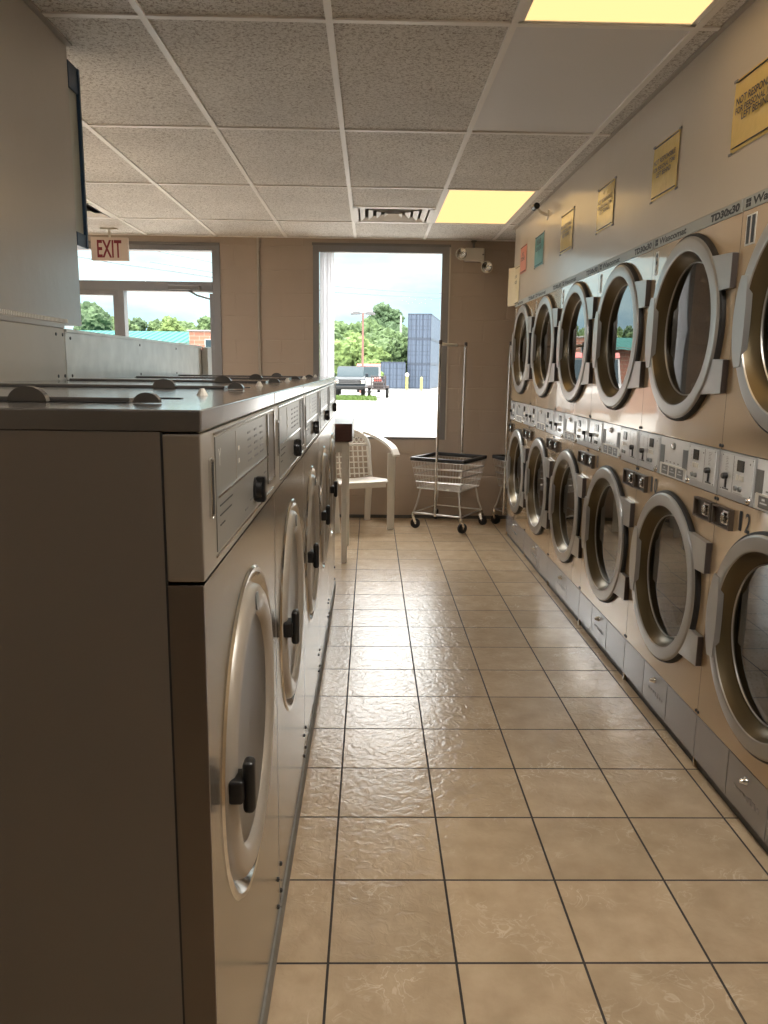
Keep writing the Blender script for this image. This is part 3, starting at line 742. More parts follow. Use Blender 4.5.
# ------------------------------------------------------------------ washers
WP = .755; WY = [1.3575 + WP * k for k in range(5)]; WX = -.215
def washer():
    r = thing('washing_machine', None, 'washer', (WX, WY[0], 0), 0, 'front-load washers in the left row')
    F = FRONT_PX; W = .3765; bc = .733
    # body: front sheet with the round door recess, side sheets, back
    mb = MB(F).m('ws_front').plate(-W + .004, .060, W - .004, 1.106, 0, [(0, bc, .288)])
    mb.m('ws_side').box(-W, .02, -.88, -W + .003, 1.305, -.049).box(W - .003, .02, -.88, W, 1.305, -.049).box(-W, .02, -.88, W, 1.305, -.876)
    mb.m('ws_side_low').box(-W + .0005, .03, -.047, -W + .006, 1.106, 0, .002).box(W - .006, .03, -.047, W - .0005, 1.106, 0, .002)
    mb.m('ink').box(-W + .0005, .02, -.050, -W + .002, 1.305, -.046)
    for a in (-W + .03, W - .03):
        for b in (.085, .16): mb.lathe([(.006, 0), (.005, .004), (.001, .005)], (a, b, 0), n=8)
    mb.build('cabinet', r, 30)
    MB(F).m('rubber').box(-W + .0005, 0, -.86, W - .0005, .062, .006, .003).build('base_strip', r, 30)
    # dished bezel
    MB(F).m('chrome').lathe([(.296, .0), (.292, .004), (.284, .003), (.268, -.022), (.262, -.03), (.20, -.034)], (0, bc, 0), n=72).build('door_bezel', r, 40)
    d = MB(F).m('ws_door').lathe([(.262, -.028), (.264, -.008), (.260, .004), (.250, .011), (.234, .013), (.218, .011), (.209, .005), (.205, -.003)], (0, bc, 0), n=72).build('door', r, 45)
    MB(F).m('washglass').lathe([(.205, -.002), (.15, -.003), (.08, -.004), (.001, -.005)], (0, bc, 0), n=56).build('door_glass', d, 60)
    MB(F).m('ctl_side').lathe([(.017, .0125), (.017, .0155), (.001, .016)], (0, bc + .238, 0), n=20).build('badge', d, 40)
    MB(F).m('black').box(-.262, bc - .010, .002, -.215, bc + .03, .026, .006, 3).box(-.252, bc - .032, .022, -.222, bc + .056, .042, .009, 3).build('handle', d, 40)
    MB(F).m('silver').box(.235, bc - .06, -.012, .272, bc + .06, .010, .004).cyl((.272, bc - .065, .002), (.272, bc + .065, .002), .007).build('hinge', d, 40)
    MB(F).m('drum').lathe([(.212, -.036), (.22, -.07), (.25, -.12), (.25, -.6), (.001, -.6)], (0, bc, 0), n=48).build('drum', r, 40)
    # control panel
    mb = MB(F).m('ws_panel').box(-W + .0005, 1.110, -.048, W - .0005, 1.303, .002, .004)
    mb.m('chrome').box(-.30, 1.124, .0015, .345, 1.128, .0045, .001).box(-.30, 1.295, .0015, .345, 1.2985, .004, .001)
    cp = mb.build('control_panel', r, 30)
    mb = MB(F).m('ws_disp').box(-.292, 1.131, .0015, .235, 1.292, .0035)
    mb.m('chrome').box(-.285, 1.206, .003, .232, 1.2095, .0052).m('ws_panel').box(-.13, 1.212, .003, -.127, 1.288, .0042)
    mb.m('white_ink').text('Y', -.275, 1.25, .0042, .04, .018, .024).box(-.11, 1.235, .0035, -.10, 1.242, .0042).box(-.11, 1.255, .0035, -.10, 1.262, .0042)
    mb.m('ink')
    for k in range(3): mb.box(-.27, 1.192 - k * .014, .0035, -.27 + (.10, .09, .035)[k], 1.194 - k * .014, .0042)
    mb.m('greyink')
    for k in range(3):
        for q in range(5): mb.box(-.01 + k * .075, 1.225 + q * .012, .0035, .035 + k * .075 - q * .004, 1.2285 + q * .012, .0041)
    for k in range(5): mb.box(-.05 + k * .06, 1.145 + .008 * k, .0035, -.02 + k * .06, 1.148 + .008 * k, .0041)
    mb.build('instruction_plate', cp, 0)
    mb = MB(F).m('ws_side').box(.246, 1.150, .0015, .352, 1.290, .003).m('alu_dk').box(.252, 1.165, .002, .346, 1.284, .0036)
    mb.m('chrome').box(.244, 1.148, .0015, .354, 1.152, .006).box(.244, 1.148, .0015, .248, 1.292, .006).box(.352, 1.148, .0015, .356, 1.292, .006)
    mb.build('coin_slot_plate', cp, 0)
    MB(F).m('black').lathe([(.022, .003), (.022, .007), (.019, .009), (.017, .018), (.001, .019)], (.062, 1.166, 0), n=24).box(.052, 1.142, .006, .072, 1.190, .024, .004, 2).build('program_knob', cp, 40)
    mb = MB(F).m('chrome').box(-.336, 1.186, .0015, -.316, 1.268, .006, .004, 3).m('dark_gap').box(-.331, 1.192, .004, -.321, 1.262, .0066)
    mb.build('card_slot', cp, 30)
    # lid
    mb = MB(F).m('ws_cap').box(-W + .002, 1.305, -.882, W - .002, 1.333, .003, .003, 3)
    cap = mb.build('top_panel', r, 40)
    mb = MB(F).m('ink').box(-.21, 1.3332, -.80, -.195, 1.3345, -.14).box(-.05, 1.3332, -.80, -.03, 1.3345, -.10).m('ws_cap').box(-.195, 1.333, -.80, -.06, 1.340, -.14, .002)
    mb.build('soap_lid', cap, 30)
    for c, rad, a in ((-.109, .019, -.215), (-.28, .028, -.215)):
        mb = MB(F).m('tab'); P = [(c + rad * math.cos(t), 1.334 + .78 * rad * math.sin(t)) for t in [PI * k / 14 for k in range(15)]]
        A = [mb.bm.verts.new((a - .004, y, x)) for x, y in P]; B = [mb.bm.verts.new((a + .010, y, x)) for x, y in P]
        k = len(P); mb._mark([mb.bm.faces.new(A), mb.bm.faces.new(B[::-1])] + [mb.bm.faces.new((A[i], B[i], B[(i + 1) % k], A[(i + 1) % k])) for i in range(k)])
        mb.build('lid_tab', cap, 30)
    mb = MB(F).m('wglass').m('white_plastic').cyl((.12, 1.333, -.10), (.12, 1.346, -.10), .011, .004, 10).build('lid_catch', cap, 30)
    return r
w0 = washer()
WL = ['front-load washer nearest the camera, its dark side panel facing us', 'second front-load washer from the camera in the left row', 'third front-load washer in the left row, with its door handle low by the aisle',
      'fourth front-load washer in the left row', 'last front-load washer of the left row, beside the brown-topped table']
for k in range(5):
    w = w0 if k == 0 else copy_tree(w0)
    w.location = (WX, WY[k], 0); w['label'] = WL[k]

# galvanized service bulkhead behind the washers
mb = MB().m('galv_painted').box(-1.29, YN, 0, XB, 2.878, 1.512, .003)
mb.m('ink')
for y in (2.80, 2.86):
    for z in (1.345, 1.49): mb.cyl((XB, y, z), (XB + .002, y, z), .006, n=8)
tag(mb.build('service_cover', smooth=30), 'painted metal cover behind the nearest washers, under the grey partition', 'metal cover', 'metal covers behind the washers')
mb = MB().m('galv').box(-1.29, 2.884, 0, XB, 5.17, 1.508, .003).box(-1.29, 2.884, 1.500, XB + .006, 5.18, 1.512, .002)
mb.box(-1.0999, 5.175, 0, -1.06, 5.30, 1.505, .004)
mb.m('ink').box(-1.105, 5.168, 1.30, -1.0985, 5.176, 1.49)
for y in (2.93, 3.8, 4.5):
    for z in (1.345, 1.48): mb.cyl((XB, y, z), (XB + .002, y, z), .006, n=8)
tag(mb.build('service_cover', smooth=30), 'bare galvanized metal cover rising behind the far washers below the door view', 'metal cover', 'metal covers behind the washers')

# ------------------------------------------------------------------ folding table
t = thing('folding_table', 'tall folding table with thick red-brown top and cream legs past the last washer', 'table', (-.62, 5.75, 0))
MB().m('wood').box(-.46, -.33, .878, .495, .33, 1.005, .006).build('table_top', t)
for x in (-.40, .44):
    for y in (-.28, .28):
        MB().m('white_plastic').box(x - .02, y - .02, 0, x + .02, y + .02, .8785, .003).build('leg', t)
MB().m('white_plastic').box(-.40, -.29, .80, .44, -.27, .878).box(-.40, .27, .80, .44, .29, .878).build('apron', t)

# ------------------------------------------------------------------ resin armchair
def chair():
    t = thing('plastic_armchair', 'white plastic armchair with lattice back under the large window', 'chair', (-.125, 6.78, 0), math.radians(21))
    # local: faces -y ; x right
    mb = MB().m('white_plastic')
    V = []
    nx, ny = 14, 12
    for i in range(nx + 1):
        for j in range(ny + 1):
            u, v = i / nx * 2 - 1, j / ny
            hw = .225 - .03 * v
            z = .435 - .028 * v + .012 * u * u - (.025 * (1 - v * 8) ** 2 if v < .125 else 0) - .010 * math.cos(u * 1.5) * math.sin(v * PI)
            V.append((u * hw, -.22 + .40 * v, z))
    vs = [mb.bm.verts.new(p) for p in V]; vb = [mb.bm.verts.new((p[0], p[1], p[2] - .012)) for p in V]
    idx = lambda i, j: i * (ny + 1) + j
    fs = []
    for i in range(nx):
        for j in range(ny):
            q = (idx(i, j), idx(i + 1, j), idx(i + 1, j + 1), idx(i, j + 1))
            fs.append(mb.bm.faces.new([vs[k] for k in q])); fs.append(mb.bm.faces.new([vb[k] for k in q[::-1]]))
    border = [(i, 0) for i in range(nx)] + [(nx, j) for j in range(ny)] + [(i, ny) for i in range(nx, 0, -1)] + [(0, j) for j in range(ny, 0, -1)]
    for k in range(len(border)):
        a, b = idx(*border[k]), idx(*border[(k + 1) % len(border)]); fs.append(mb.bm.faces.new((vs[b], vs[a], vb[a], vb[b])))
    mb._mark(fs)
    mb.box(-.20, -.222, .375, .20, -.206, .425, .004)
    mb.build('seat', t, 50)
    # back: arched rim and lattice, leaning backwards
    def bp(x, z): return (x, .16 + (z - .41) * .22 - .10 * x * x, z)
    mb = MB().m('white_plastic')
    arch = [bp(-.20, .43)] + [bp(-.20 + .0 * k, .43 + .05 * k) for k in range(1, 6)] + [bp(-.20 * math.cos(PI * k / 16), .69 + .145 * math.sin(PI * k / 16)) for k in range(17)] + [bp(.20, .43 + .05 * k) for k in range(5, -1, -1)]
    mb.tube(arch, .02, 8)
    mb.build('back_rim', t, 60)
    mb = MB().m('white_plastic')
    for x in (-.13, -.085, -.04, .005, .05, .095, .14): mb.tube([bp(x, z) for z in (.42, .5, .6, .70)], .0065, 6)
    for z in (.45, .50, .55, .60, .65): mb.tube([bp(x, z) for x in (-.19, -.1, 0, .1, .19)], .0065, 6)
    mb.tube([bp(x, .705) for x in (-.195, -.1, 0, .1, .195)], .014, 8)
    for k in range(7):
        x = -.135 + k * .045
        mb.tube([bp(x + .018 * math.cos(q / 10 * 2 * PI), .748 + .022 * math.sin(q / 10 * 2 * PI)) for q in range(10)], .005, 6, closed=True)
    mb.tube([bp(x, .79 - .2 * x * x) for x in (-.16, -.08, 0, .08, .16)], .018, 8)
    mb.build('back_lattice', t, 60)
    for s in (-1, 1):
        mb = MB().m('white_plastic')
        # arm sweeps from the top of the back out and down to the front
        P = []
        for k in range(15):
            v = k / 14
            x = s * (.17 + .125 * math.sin(min(1, v * 1.25) * PI / 2)); y = .23 - .45 * v
            z = .815 - .14 * v ** 1.15 - (.03 * max(0, v - .85) / .15)
            P.append((x, y, z))
        mb.tube(P, 0, flat=(.030, .011))
        mb.build('arm', t, 60)
        for front in (1, 0):
            mb = MB().m('white_plastic')
            if front: top, bot, w0_, w1_ = (s * .272, -.165, .665), (s * .245, -.225, 0), .034, .030
            else: top, bot, w0_, w1_ = (s * .185, .15, .43), (s * .205, .245, 0), .032, .026
            T_, B_ = Vector(top), Vector(bot)
            for q, (dx, dy, th) in enumerate(((0, -1, 0), (s, 0, 0))):
                # L-section leg: two flat blades
                if q == 0: A = [T_ + Vector((-w0_, 0, 0)), T_ + Vector((w0_, 0, 0)), B_ + Vector((w1_, 0, 0)), B_ + Vector((-w1_, 0, 0))]; n = Vector((0, .010, 0))
                else: A = [T_ + Vector((s * w0_ - s * .006, -.0, 0)), T_ + Vector((s * w0_ - s * .006, .055, 0)), B_ + Vector((s * w1_ - s * .006, .045, 0)), B_ + Vector((s * w1_ - s * .006, 0, 0))]; n = Vector((s * .010, 0, 0))
                a = [mb.bm.verts.new(p) for p in A]; b = [mb.bm.verts.new(p + n) for p in A]
                mb._mark([mb.bm.faces.new(a), mb.bm.faces.new(b[::-1])] + [mb.bm.faces.new((a[i], b[i], b[(i + 1) % 4], a[(i + 1) % 4])) for i in range(4)])
            bmesh.ops.recalc_face_normals(mb.bm, faces=mb.bm.faces)
            mb.build('leg', t, 30)
    return t
chair()

# ------------------------------------------------------------------ laundry carts
def cart():
    t = thing('laundry_cart', None, 'cart', (.70, 6.835, 0), math.radians(-30), 'laundry carts by the window wall')
    A, B = .255, .262          # half sizes: x along the front edge, y towards the back
    zt, zb = .615, .355
    sb = .80
    mb = MB().m('cart_black')
    for x0, y0, x1, y1 in ((-A, -B, A, -B + .03), (-A, B - .03, A, B), (-A, -B + .03, -A + .03, B - .03), (A - .03, -B + .03, A, B - .03)): mb.box(x0, y0, zt - .015, x1, y1, zt + .017, .007, 2)
    mb.build('bumper_rim', t, 40)
    def ring(f, z): return [(-A * f, -B * f, z), (A * f, -B * f, z), (A * f, B * f, z), (-A * f, B * f, z)]
    mb = MB().m('wire')
    for k in range(5):
        v = k / 4; f = .96 + (sb - .96) * v; z = zt - .02 + (zb - zt + .02) * v; q = ring(f, z)
        r = .0052 if k in (1, 2, 4) else .003
        for i in range(4): mb.cyl(q[i], q[(i + 1) % 4], r, n=6)
    T_, B_ = ring(.96, zt - .02), ring(sb, zb)
    for i in range(4):
        p0, p1 = Vector(T_[i]), Vector(T_[(i + 1) % 4]); q0, q1 = Vector(B_[i]), Vector(B_[(i + 1) % 4])
        for k in range(17): mb.cyl(p0.lerp(p1, k / 16), q0.lerp(q1, k / 16), .0015, n=5, caps=False)
    for k in range(14):
        x = -A * sb + 2 * A * sb * k / 13; mb.cyl((x, -B * sb, zb), (x, B * sb, zb), .0015, n=5, caps=False)
        y = -B * sb + 2 * B * sb * k / 13; mb.cyl((-A * sb, y, zb), (A * sb, y, zb), .0015, n=5, caps=False)
    mb.build('wire_basket', t, 60)
    mb = MB().m('wire')
    cs = [(-A * .93, -B * .93), (A * .93, -B * .93), (A * .93, B * .93), (-A * .93, B * .93)]
    for x, y in cs: mb.tube([(x * sb * .96, y * sb * .96, zb), (x * .86, y * .86, .22), (x * .96, y * .96, .135)], .0085, 8)
    for i in range(4): mb.cyl((cs[i][0] * .96, cs[i][1] * .96, .138), (cs[(i + 1) % 4][0] * .96, cs[(i + 1) % 4][1] * .96, .138), .007, n=8)
    mb.build('leg_frame', t, 60)
    for k, (x, y) in enumerate(cs):
        x *= .96; y *= .96; a = (.5, 1.1, -.4, 2.0)[k]; d = Vector((math.cos(a), math.sin(a), 0)); n = Vector((-d.y, d.x, 0)); ctr = Vector((x, y, .043)) + d * .02
        c = MB().m('cart_black').cyl(ctr - n * .012, ctr + n * .012, .043, n=20).build('caster', t, 40)
        mb = MB().m('chrome').cyl((x, y, .138), (x, y, .098), .014, n=12)
        for s in (-1, 1): mb.tube([Vector((x, y, .1)) + n * s * .016, ctr + n * s * .016 + Vector((0, 0, .01))], 0, flat=(.012, .0025))
        mb.cyl(ctr - n * .016, ctr + n * .016, .008, n=10).build('fork', c, 40)
    # hanging rail: poles rise from the middle of the front and back edges
    for y, s in ((-B, -1), (B, 1)):
        mb = MB().m('chrome').cyl((0, s * (B + .004), .13), (.012, s * (B + .004), 1.60), .0115, n=12).lathe([(.001, 1.590), (.010, 1.586), (.015, 1.574), (.013, 1.562)], (.012, 0, 0), 'b', 10)
        mb.bm.free(); mb = MB().m('chrome').cyl((0, s * (B + .004), .13), (.012, s * (B + .004), 1.60), .0115, n=12)
        mb.m('bracket_end').cyl((.012, s * (B + .004), 1.59), (.012, s * (B + .004), 1.622), .014, n=12)
        mb.build('pole', t, 40)
    MB().m('white_ink').cyl((.012, -B, 1.59), (.012, .06, 1.59), .013, n=12).m('chrome').cyl((.012, .06, 1.59), (.012, B, 1.59), .009, n=12).build('hanging_bar', t, 40)
    return t
c0 = cart(); c0['label'] = 'wire laundry cart with black rim and tall hanging rail before the brown wall'
c1 = copy_tree(c0); c1.location = (1.435, 6.835, 0); c1.rotation_euler = (0, 0, math.radians(-70)); c1['label'] = 'second wire laundry cart, mostly hidden behind the end of the dryers'

# ------------------------------------------------------------------ outdoors
def gz(y): return -.16 - .0068 * (y - 7.4)
mb = MB().m('lot').quad((-160, 7.4, gz(7.4)), (160, 7.4, gz(7.4)), (160, 200, gz(200)), (-160, 200, gz(200)))
mb.quad((-160, -120, -.17), (160, -120, -.17), (160, 7.4, gz(7.4)), (-160, 7.4, gz(7.4)))
struct(mb.build('ground', smooth=0))
def at(u, v, y):
    """direction of a picture point turned into a position y metres away"""
    d = Vector(((u - 384) / F_PX, (512 - v) / F_PX, 1)); w = RIGHT * d.x + UP * d.y + FWD * d.z
    return Vector((w.x * y / w.y, y, w.z * y / w.y + CAM_H))
F_PX, CAM_H = 777.82, 1.3878
pitch, yaw, roll = .183, .019, .013
FWD = Vector((math.sin(yaw) * math.cos(pitch), math.cos(yaw) * math.cos(pitch), -math.sin(pitch)))
RIGHT = Vector((math.cos(yaw), -math.sin(yaw), 0)); UP = RIGHT.cross(FWD)
RIGHT, UP = math.cos(roll) * RIGHT + math.sin(roll) * UP, -math.sin(roll) * RIGHT + math.cos(roll) * UP

# grass verge
mb = MB().m('grass'); random.seed(3)
p = at(352, 394, 46)
for k in range(2200):
    x, y = p.x - 3.2 + random.random() * 4.6, 43.5 + random.random() * 5; z = gz(y); a = random.random() * PI
    dx, dy = .09 * math.cos(a), .09 * math.sin(a)
    mb._mark([mb.bm.faces.new([mb.bm.verts.new(q) for q in ((x - dx, y - dy, z), (x + dx, y + dy, z), (x + random.uniform(-.1, .1), y, z + random.uniform(.08, .22)))])])
mb.quad((p.x - 3.2, 43.4, gz(43.4) + .02), (p.x + 1.5, 43.4, gz(43.4) + .02), (p.x + 1.2, 48.6, gz(48.6) + .02), (p.x - 3.2, 48.6, gz(48.6) + .02))
tag(mb.build('grass', smooth=0), 'bright green grass verge in front of the dark pickup truck', 'grass', None, 'stuff')

# trees
def tree(loc, w, h, key, label, seed, trunk=.3, group=None):
    random.seed(seed)
    t = thing('tree', label, 'tree', loc, 0, group)
    MB().m('bark').cyl((0, 0, -.1), (.1, 0, h * .5), w * .05 + .08, w * .03 + .04, 10).cyl((.05, 0, h * .35), (w * .2, .1, h * .65), w * .025 + .03, .03, 8).cyl((.05, 0, h * .32), (-w * .22, -.1, h * .62), w * .025 + .03, .03, 8).build('trunk', t, 60)
    mb = MB().m(key)
    for k in range(11):
        a = random.random() * 2 * PI; q = random.random() ** .6
        zc = h * (trunk + (1 - trunk) * (.18 + .62 * random.random()))
        rel = (zc / h - trunk) / (1 - trunk)
        rr = w * .5 * (1 - .55 * abs(rel - .35))
        c = Vector((math.cos(a) * rr * q * .75, math.sin(a) * rr * q * .75, zc)); rad = w * random.uniform(.16, .27)
        if k == 0: c = Vector((0, 0, h - rad * 1.0)); 
        for v in bmesh.ops.create_icosphere(mb.bm, subdivisions=4, radius=rad)['verts']:
            n = v.co.normalized(); d = noise.fractal(n * 2.2 + Vector((k * 3.1, seed, 0)), .9, 2.2, 5) * .38 + noise.noise(n * 11 + Vector((seed, k, 1))) * .13
            v.co = c + n * rad * (1 + d)
    mb._mark(mb.bm.faces)
    return mb.build('crown', t, 0) and t
TG = 'trees across the parking lot'
def put_tree(u, vtop, y, w, key, label, seed, group=TG, trunk=.25):
    p = at(u, vtop, y); tree((p.x, y, gz(y)), w * .85, p.z - gz(y), key, label, seed, trunk, group)
same = 'leafy green tree in the wood behind the parking lot'
put_tree(383, 304, 108, 8, 'leafC', 'tallest dark green tree rising above the wood behind the lamp post', 1, None, .2)
for k, (u, v, y, w, key) in enumerate(((326, 322, 96, 9, 'leafA'), (340, 323, 92, 9, 'leafA'), (352, 332, 88, 8, 'leafB'), (362, 326, 98, 9, 'leafA'), (374, 334, 90, 8, 'leafA'), (390, 330, 94, 8, 'leafA'),
        (400, 328, 104, 8, 'leafC'), (408, 328, 100, 9, 'leafC'), (345, 345, 82, 7, 'leafB'), (368, 346, 82, 7, 'leafB'), (384, 344, 84, 7, 'leafA'), (330, 338, 84, 7, 'leafA'), (436, 334, 112, 9, 'leafC'), (448, 332, 108, 9, 'leafA'), (462, 332, 108, 9, 'leafA'))):
    put_tree(u, v, y, w, key, same, 10 + k, TG, .12)
put_tree(403, 343, 96, 4.6, 'leafB', 'bright yellow-green bush beside the stacked navy containers', 40, None, .05)

# lamp post
p = at(363, 313, 60); hz = p.z - gz(60)
t = thing('street_lamp', 'rust-red parking lot lamp post with two grey heads', 'lamp post', (p.x, 60, gz(60)))
MB().m('pole_red').cyl((0, 0, 0), (0, 0, hz), .10, .07, 12).cyl((0, 0, 0), (0, 0, .5), .25, .25, 12).build('pole', t)
MB().m('lamp_grey').cyl((-.55, 0, hz - .02), (.55, 0, hz - .02), .045, n=10).build('arm', t)
for s in (-1, 1): MB().m('lamp_grey').prism([(s * .22, hz - .10), (s * .92, hz - .14), (s * .92, hz - .02), (s * .62, hz + .13), (s * .25, hz + .10)][::s], -.2, .2, .03).build('lamp_head', t).rotation_euler = (0, 0, 0)
for c in t.children:
    if c.name.startswith('lamp_head'):
        c.data.transform(Matrix(((1, 0, 0, 0), (0, 0, -1, 0), (0, 1, 0, 0), (0, 0, 0, 1))))
# containers
def container(u0, u1, y, label, z, L=6.06, rz=0., grp='navy shipping containers'):
    p0, p1 = at(u0, 380, y), at(u1, 380, y); w = p1.x - p0.x; hh = w * 2.59 / 2.44 if HC is None else HC
    t = thing('shipping_container', label, 'container', ((p0.x + p1.x) / 2, y, z), rz, grp)
    x = w / 2
    MB().m('cont').box(-x + .02, .05, .12, x - .02, L - .05, hh - .03).build('body', t, 0)
    mb = MB().m('cont_dk')
    for s in (-1, 1):
        for yy in (0, L): mb.box(s * x - .08 if s > 0 else -x, yy - .06, 0, x if s > 0 else -x + .08, yy + .08, hh)
        mb.box(s * x - .05 if s > 0 else -x, 0, 0, x if s > 0 else -x + .05, L, .13).box(s * x - .05 if s > 0 else -x, 0, hh - .1, x if s > 0 else -x + .05, L, hh)
    mb.box(-x, -.06, 0, x, .05, .14).box(-x, -.06, hh - .12, x, .05, hh).build('frame', t, 0)
    for s in (-1, 1):
        d = MB().m('cont_front').box(.012 if s > 0 else -x + .08, -.045, .14, x - .08 if s > 0 else -.012, .03, hh - .12).build('door', t, 0)
        mb = MB().m('cont_dk')
        for q in (.28, .72): mb.cyl((s * x * q, -.07, .1), (s * x * q, -.07, hh - .08), .025, n=8)
        for zz in (.35, .5, .75): mb.box(min(s * .1, s * (x - .1)), -.055, hh * zz, max(s * .1, s * (x - .1)), -.045, hh * zz + .05)
        mb.build('lock_bar', d, 0)
    return t, hh
HC = None
zb_ = gz(80); q0, q1 = at(430, 380, 80), at(439.5, 380, 92); RZ = -math.atan2(q1.x - q0.x, 12.)
t1, h1 = container(407, 430, 80, 'lowest navy container of the stack of three', zb_, 12.19, RZ)
t2, h2 = container(407, 430, 80, 'middle navy container of the stack of three', zb_ + h1 + .002, 12.19, RZ)
t3, h3 = container(407, 430, 80, 'topmost navy container of the stack of three', zb_ + h1 + h2 + .004, 12.19, RZ)
container(380.5, 405.5, 79, 'single low navy container left of the stack of three', gz(79))
# utility pole and cables
p = at(401, 315, 95)
t = thing('utility_pole', 'thin pale utility pole in front of the trees beside the containers', 'pole', (p.x, 95, gz(95)))
MB().m('pole_grey').cyl((0, 0, -.2), (0, 0, p.z - gz(95)), .16, .11, 10).build('pole', t)
def cable(pts, y, label):
    P = [at(u, v, y) for u, v in pts]
    o = MB().m('cable').tube(P, .022, 5).build('power_line', None, 60); tag(o, label, 'cable', 'overhead power lines')
cable(((150, 262), (330, 292), (385, 295.5), (442, 298), (520, 300)), 58, 'lower power line crossing the sky in the large window')
cable(((150, 250), (330, 286), (385, 290.5), (442, 293.5), (520, 297)), 70, 'upper fainter power line crossing the sky in the large window')
cable(((60, 255), (80, 257), (120, 264), (170, 271), (217, 278), (240, 281)), 40, 'power line crossing the transom pane above the door')

# vehicles
def wheel(parent, x, y, r, w):
    o = MB().m('tyre').lathe([(r * .55, -w / 2), (r * .92, -w / 2), (r, -w * .3), (r, w * .3), (r * .92, w / 2), (r * .55, w / 2)], (0, 0, 0), 'a', 24).build('wheel', parent, 40, (x, y, r))
    MB().m('lamp_grey').lathe([(r * .56, -w * .42), (r * .2, -w * .3), (.001, -w * .3)], (0, 0, 0), 'a', 20).lathe([(r * .56, w * .42), (r * .2, w * .3), (.001, w * .3)], (0, 0, 0), 'a', 20).build('rim', o, 40)
p0, p1 = at(336, 395, 50), at(367, 395, 50)
t = thing('pickup_truck', 'dark slate pickup truck parked facing us behind the grass verge', 'truck', ((p0.x + p1.x) / 2 - .12, 50, gz(50)))
SIDE = frame((0, 1, 0), (0, 0, 1), (1, 0, 0))
MB(SIDE).m('truck').prism([(-.05, .45), (-.1, .75), (-.02, 1.12), (.25, 1.2), (1.25, 1.25), (1.35, 1.27), (3.5, 1.27), (5.5, 1.27), (5.55, .5), (4.9, .45), (4.75, .8), (4.1, .8), (3.95, .45), (1.35, .45), (1.2, .8), (.55, .8), (.4, .45)], -.97, .97, .06).build('body', t, 40)
MB(SIDE).m('carglass').prism([(1.28, 1.26), (2.0, 1.86), (3.3, 1.88), (3.55, 1.26)], -.86, .86, .04).m('truck').prism([(1.98, 1.84), (2.1, 1.93), (3.2, 1.93), (3.34, 1.84)], -.80, .80, .03).build('cab', t, 40)
MB().m('cart_black').box(-.68, -.13, .80, .68, -.03, 1.10, .02).m('lamp_grey').box(-.66, -.14, .93, .66, -.12, .96).box(-.66, -.14, 1.04, .66, -.12, 1.07).box(-.66, -.14, .84, .66, -.12, .87).build('grille', t)
MB().m('cart_black').box(-.98, -.22, .48, .98, -.04, .70, .04).build('bumper', t)
for s in (-1, 1):
    MB().m('wglass').m('chrome').box(s * .83 - .13, -.115, .84, s * .83 + .13, -.02, 1.06, .02).build('headlight', t)
    MB().m('truck').box(s * 1.08 - .1, 1.45, 1.26, s * 1.08 + .1, 1.55, 1.48, .03).build('mirror', t)
    wheel(t, s * .84, .88, .4, .26); wheel(t, s * .84, 4.42, .4, .26)
# utility trailer
p0, p1 = at(368, 394, 47), at(389, 394, 47); xw = (p1.x - p0.x) / 2
t = thing('utility_trailer', 'rusty open utility trailer with caged sides beside the dark pickup', 'trailer', ((p0.x + p1.x) / 2, 47.4, gz(47.4)))
MB().m('rust').box(-xw + .2, 0, .52, xw - .2, 3.2, .62).cyl((0, 3.2, .55), (0, 4.2, .5), .05).build('bed', t, 0)
mb = MB().m('rust')
for z in (.75, .95, 1.15, 1.32):
    mb.cyl((-xw + .2, 0, z), (xw - .2, 0, z), .025, n=6).cyl((-xw + .2, 0, z), (-xw + .2, 3.2, z), .025, n=6).cyl((xw - .2, 0, z), (xw - .2, 3.2, z), .025, n=6)
for k in range(7):
    x = -xw + .2 + (2 * xw - .4) * k / 6; mb.cyl((x, 0, .6), (x, 0, 1.32), .025, n=6)
for y in (0, .8, 1.6, 2.4, 3.2):
    for s in (-1, 1): mb.cyl((s * (xw - .2), y, .6), (s * (xw - .2), y, 1.35), .03, n=6)
mb.build('cage', t, 0)
MB().m('rust').box(-xw + .3, .2, .62, xw - .35, 2.4, 1.0, .03).m('red_trim').box(-xw + .35, .5, 1.0, .2, 1.8, 1.22, .05).build('load', t, 30)
for s in (-1, 1):
    wheel(t, s * (xw - .07), 1.6, .33, .2)
    MB(SIDE).m('rust').prism([(1.15, .60), (1.2, .74), (2.0, .74), (2.05, .60)], s * (xw - .08) - .12, s * (xw - .08) + .12).build('fender', t, 0)
# white van behind the trailer
p0, p1 = at(358, 390, 62), at(379, 390, 62)
def van(label, x, y, rz=0):
    t = thing('white_van', label, 'van', (x, y, gz(y)), rz)
    MB(SIDE).m('white_car').prism([(0, .4), (-.03, .95), (.75, 1.15), (1.25, 2.05), (1.6, 2.2), (4.8, 2.2), (4.9, .4)], -.93, .93, .06).build('body', t, 40)
    MB(SIDE).m('carglass').prism([(.70, 1.2), (1.17, 2.0), (1.21, 2.0), (.8, 1.18)], -.80, .80).build('windshield', t, 0)
    MB(SIDE).m('red_trim').prism([(1.2, 2.06), (1.55, 2.24), (4.8, 2.24), (4.8, 2.12), (1.6, 2.12)], -.94, .94).build('roof_trim', t, 0)
    MB().m('lamp_grey').box(-.9, -.1, .4, .9, .02, .62, .03).build('bumper', t)
    for s in (-1, 1):
        MB().m('chrome').box(s * .74 - .12, -.06, .72, s * .74 + .12, .02, .92, .02).build('headlight', t)
        wheel(t, s * .82, .85, .35, .22); wheel(t, s * .82, 3.9, .35, .22)
van('white van with red roof edge behind the trailer and pickup', (p0.x + p1.x) / 2, 62)
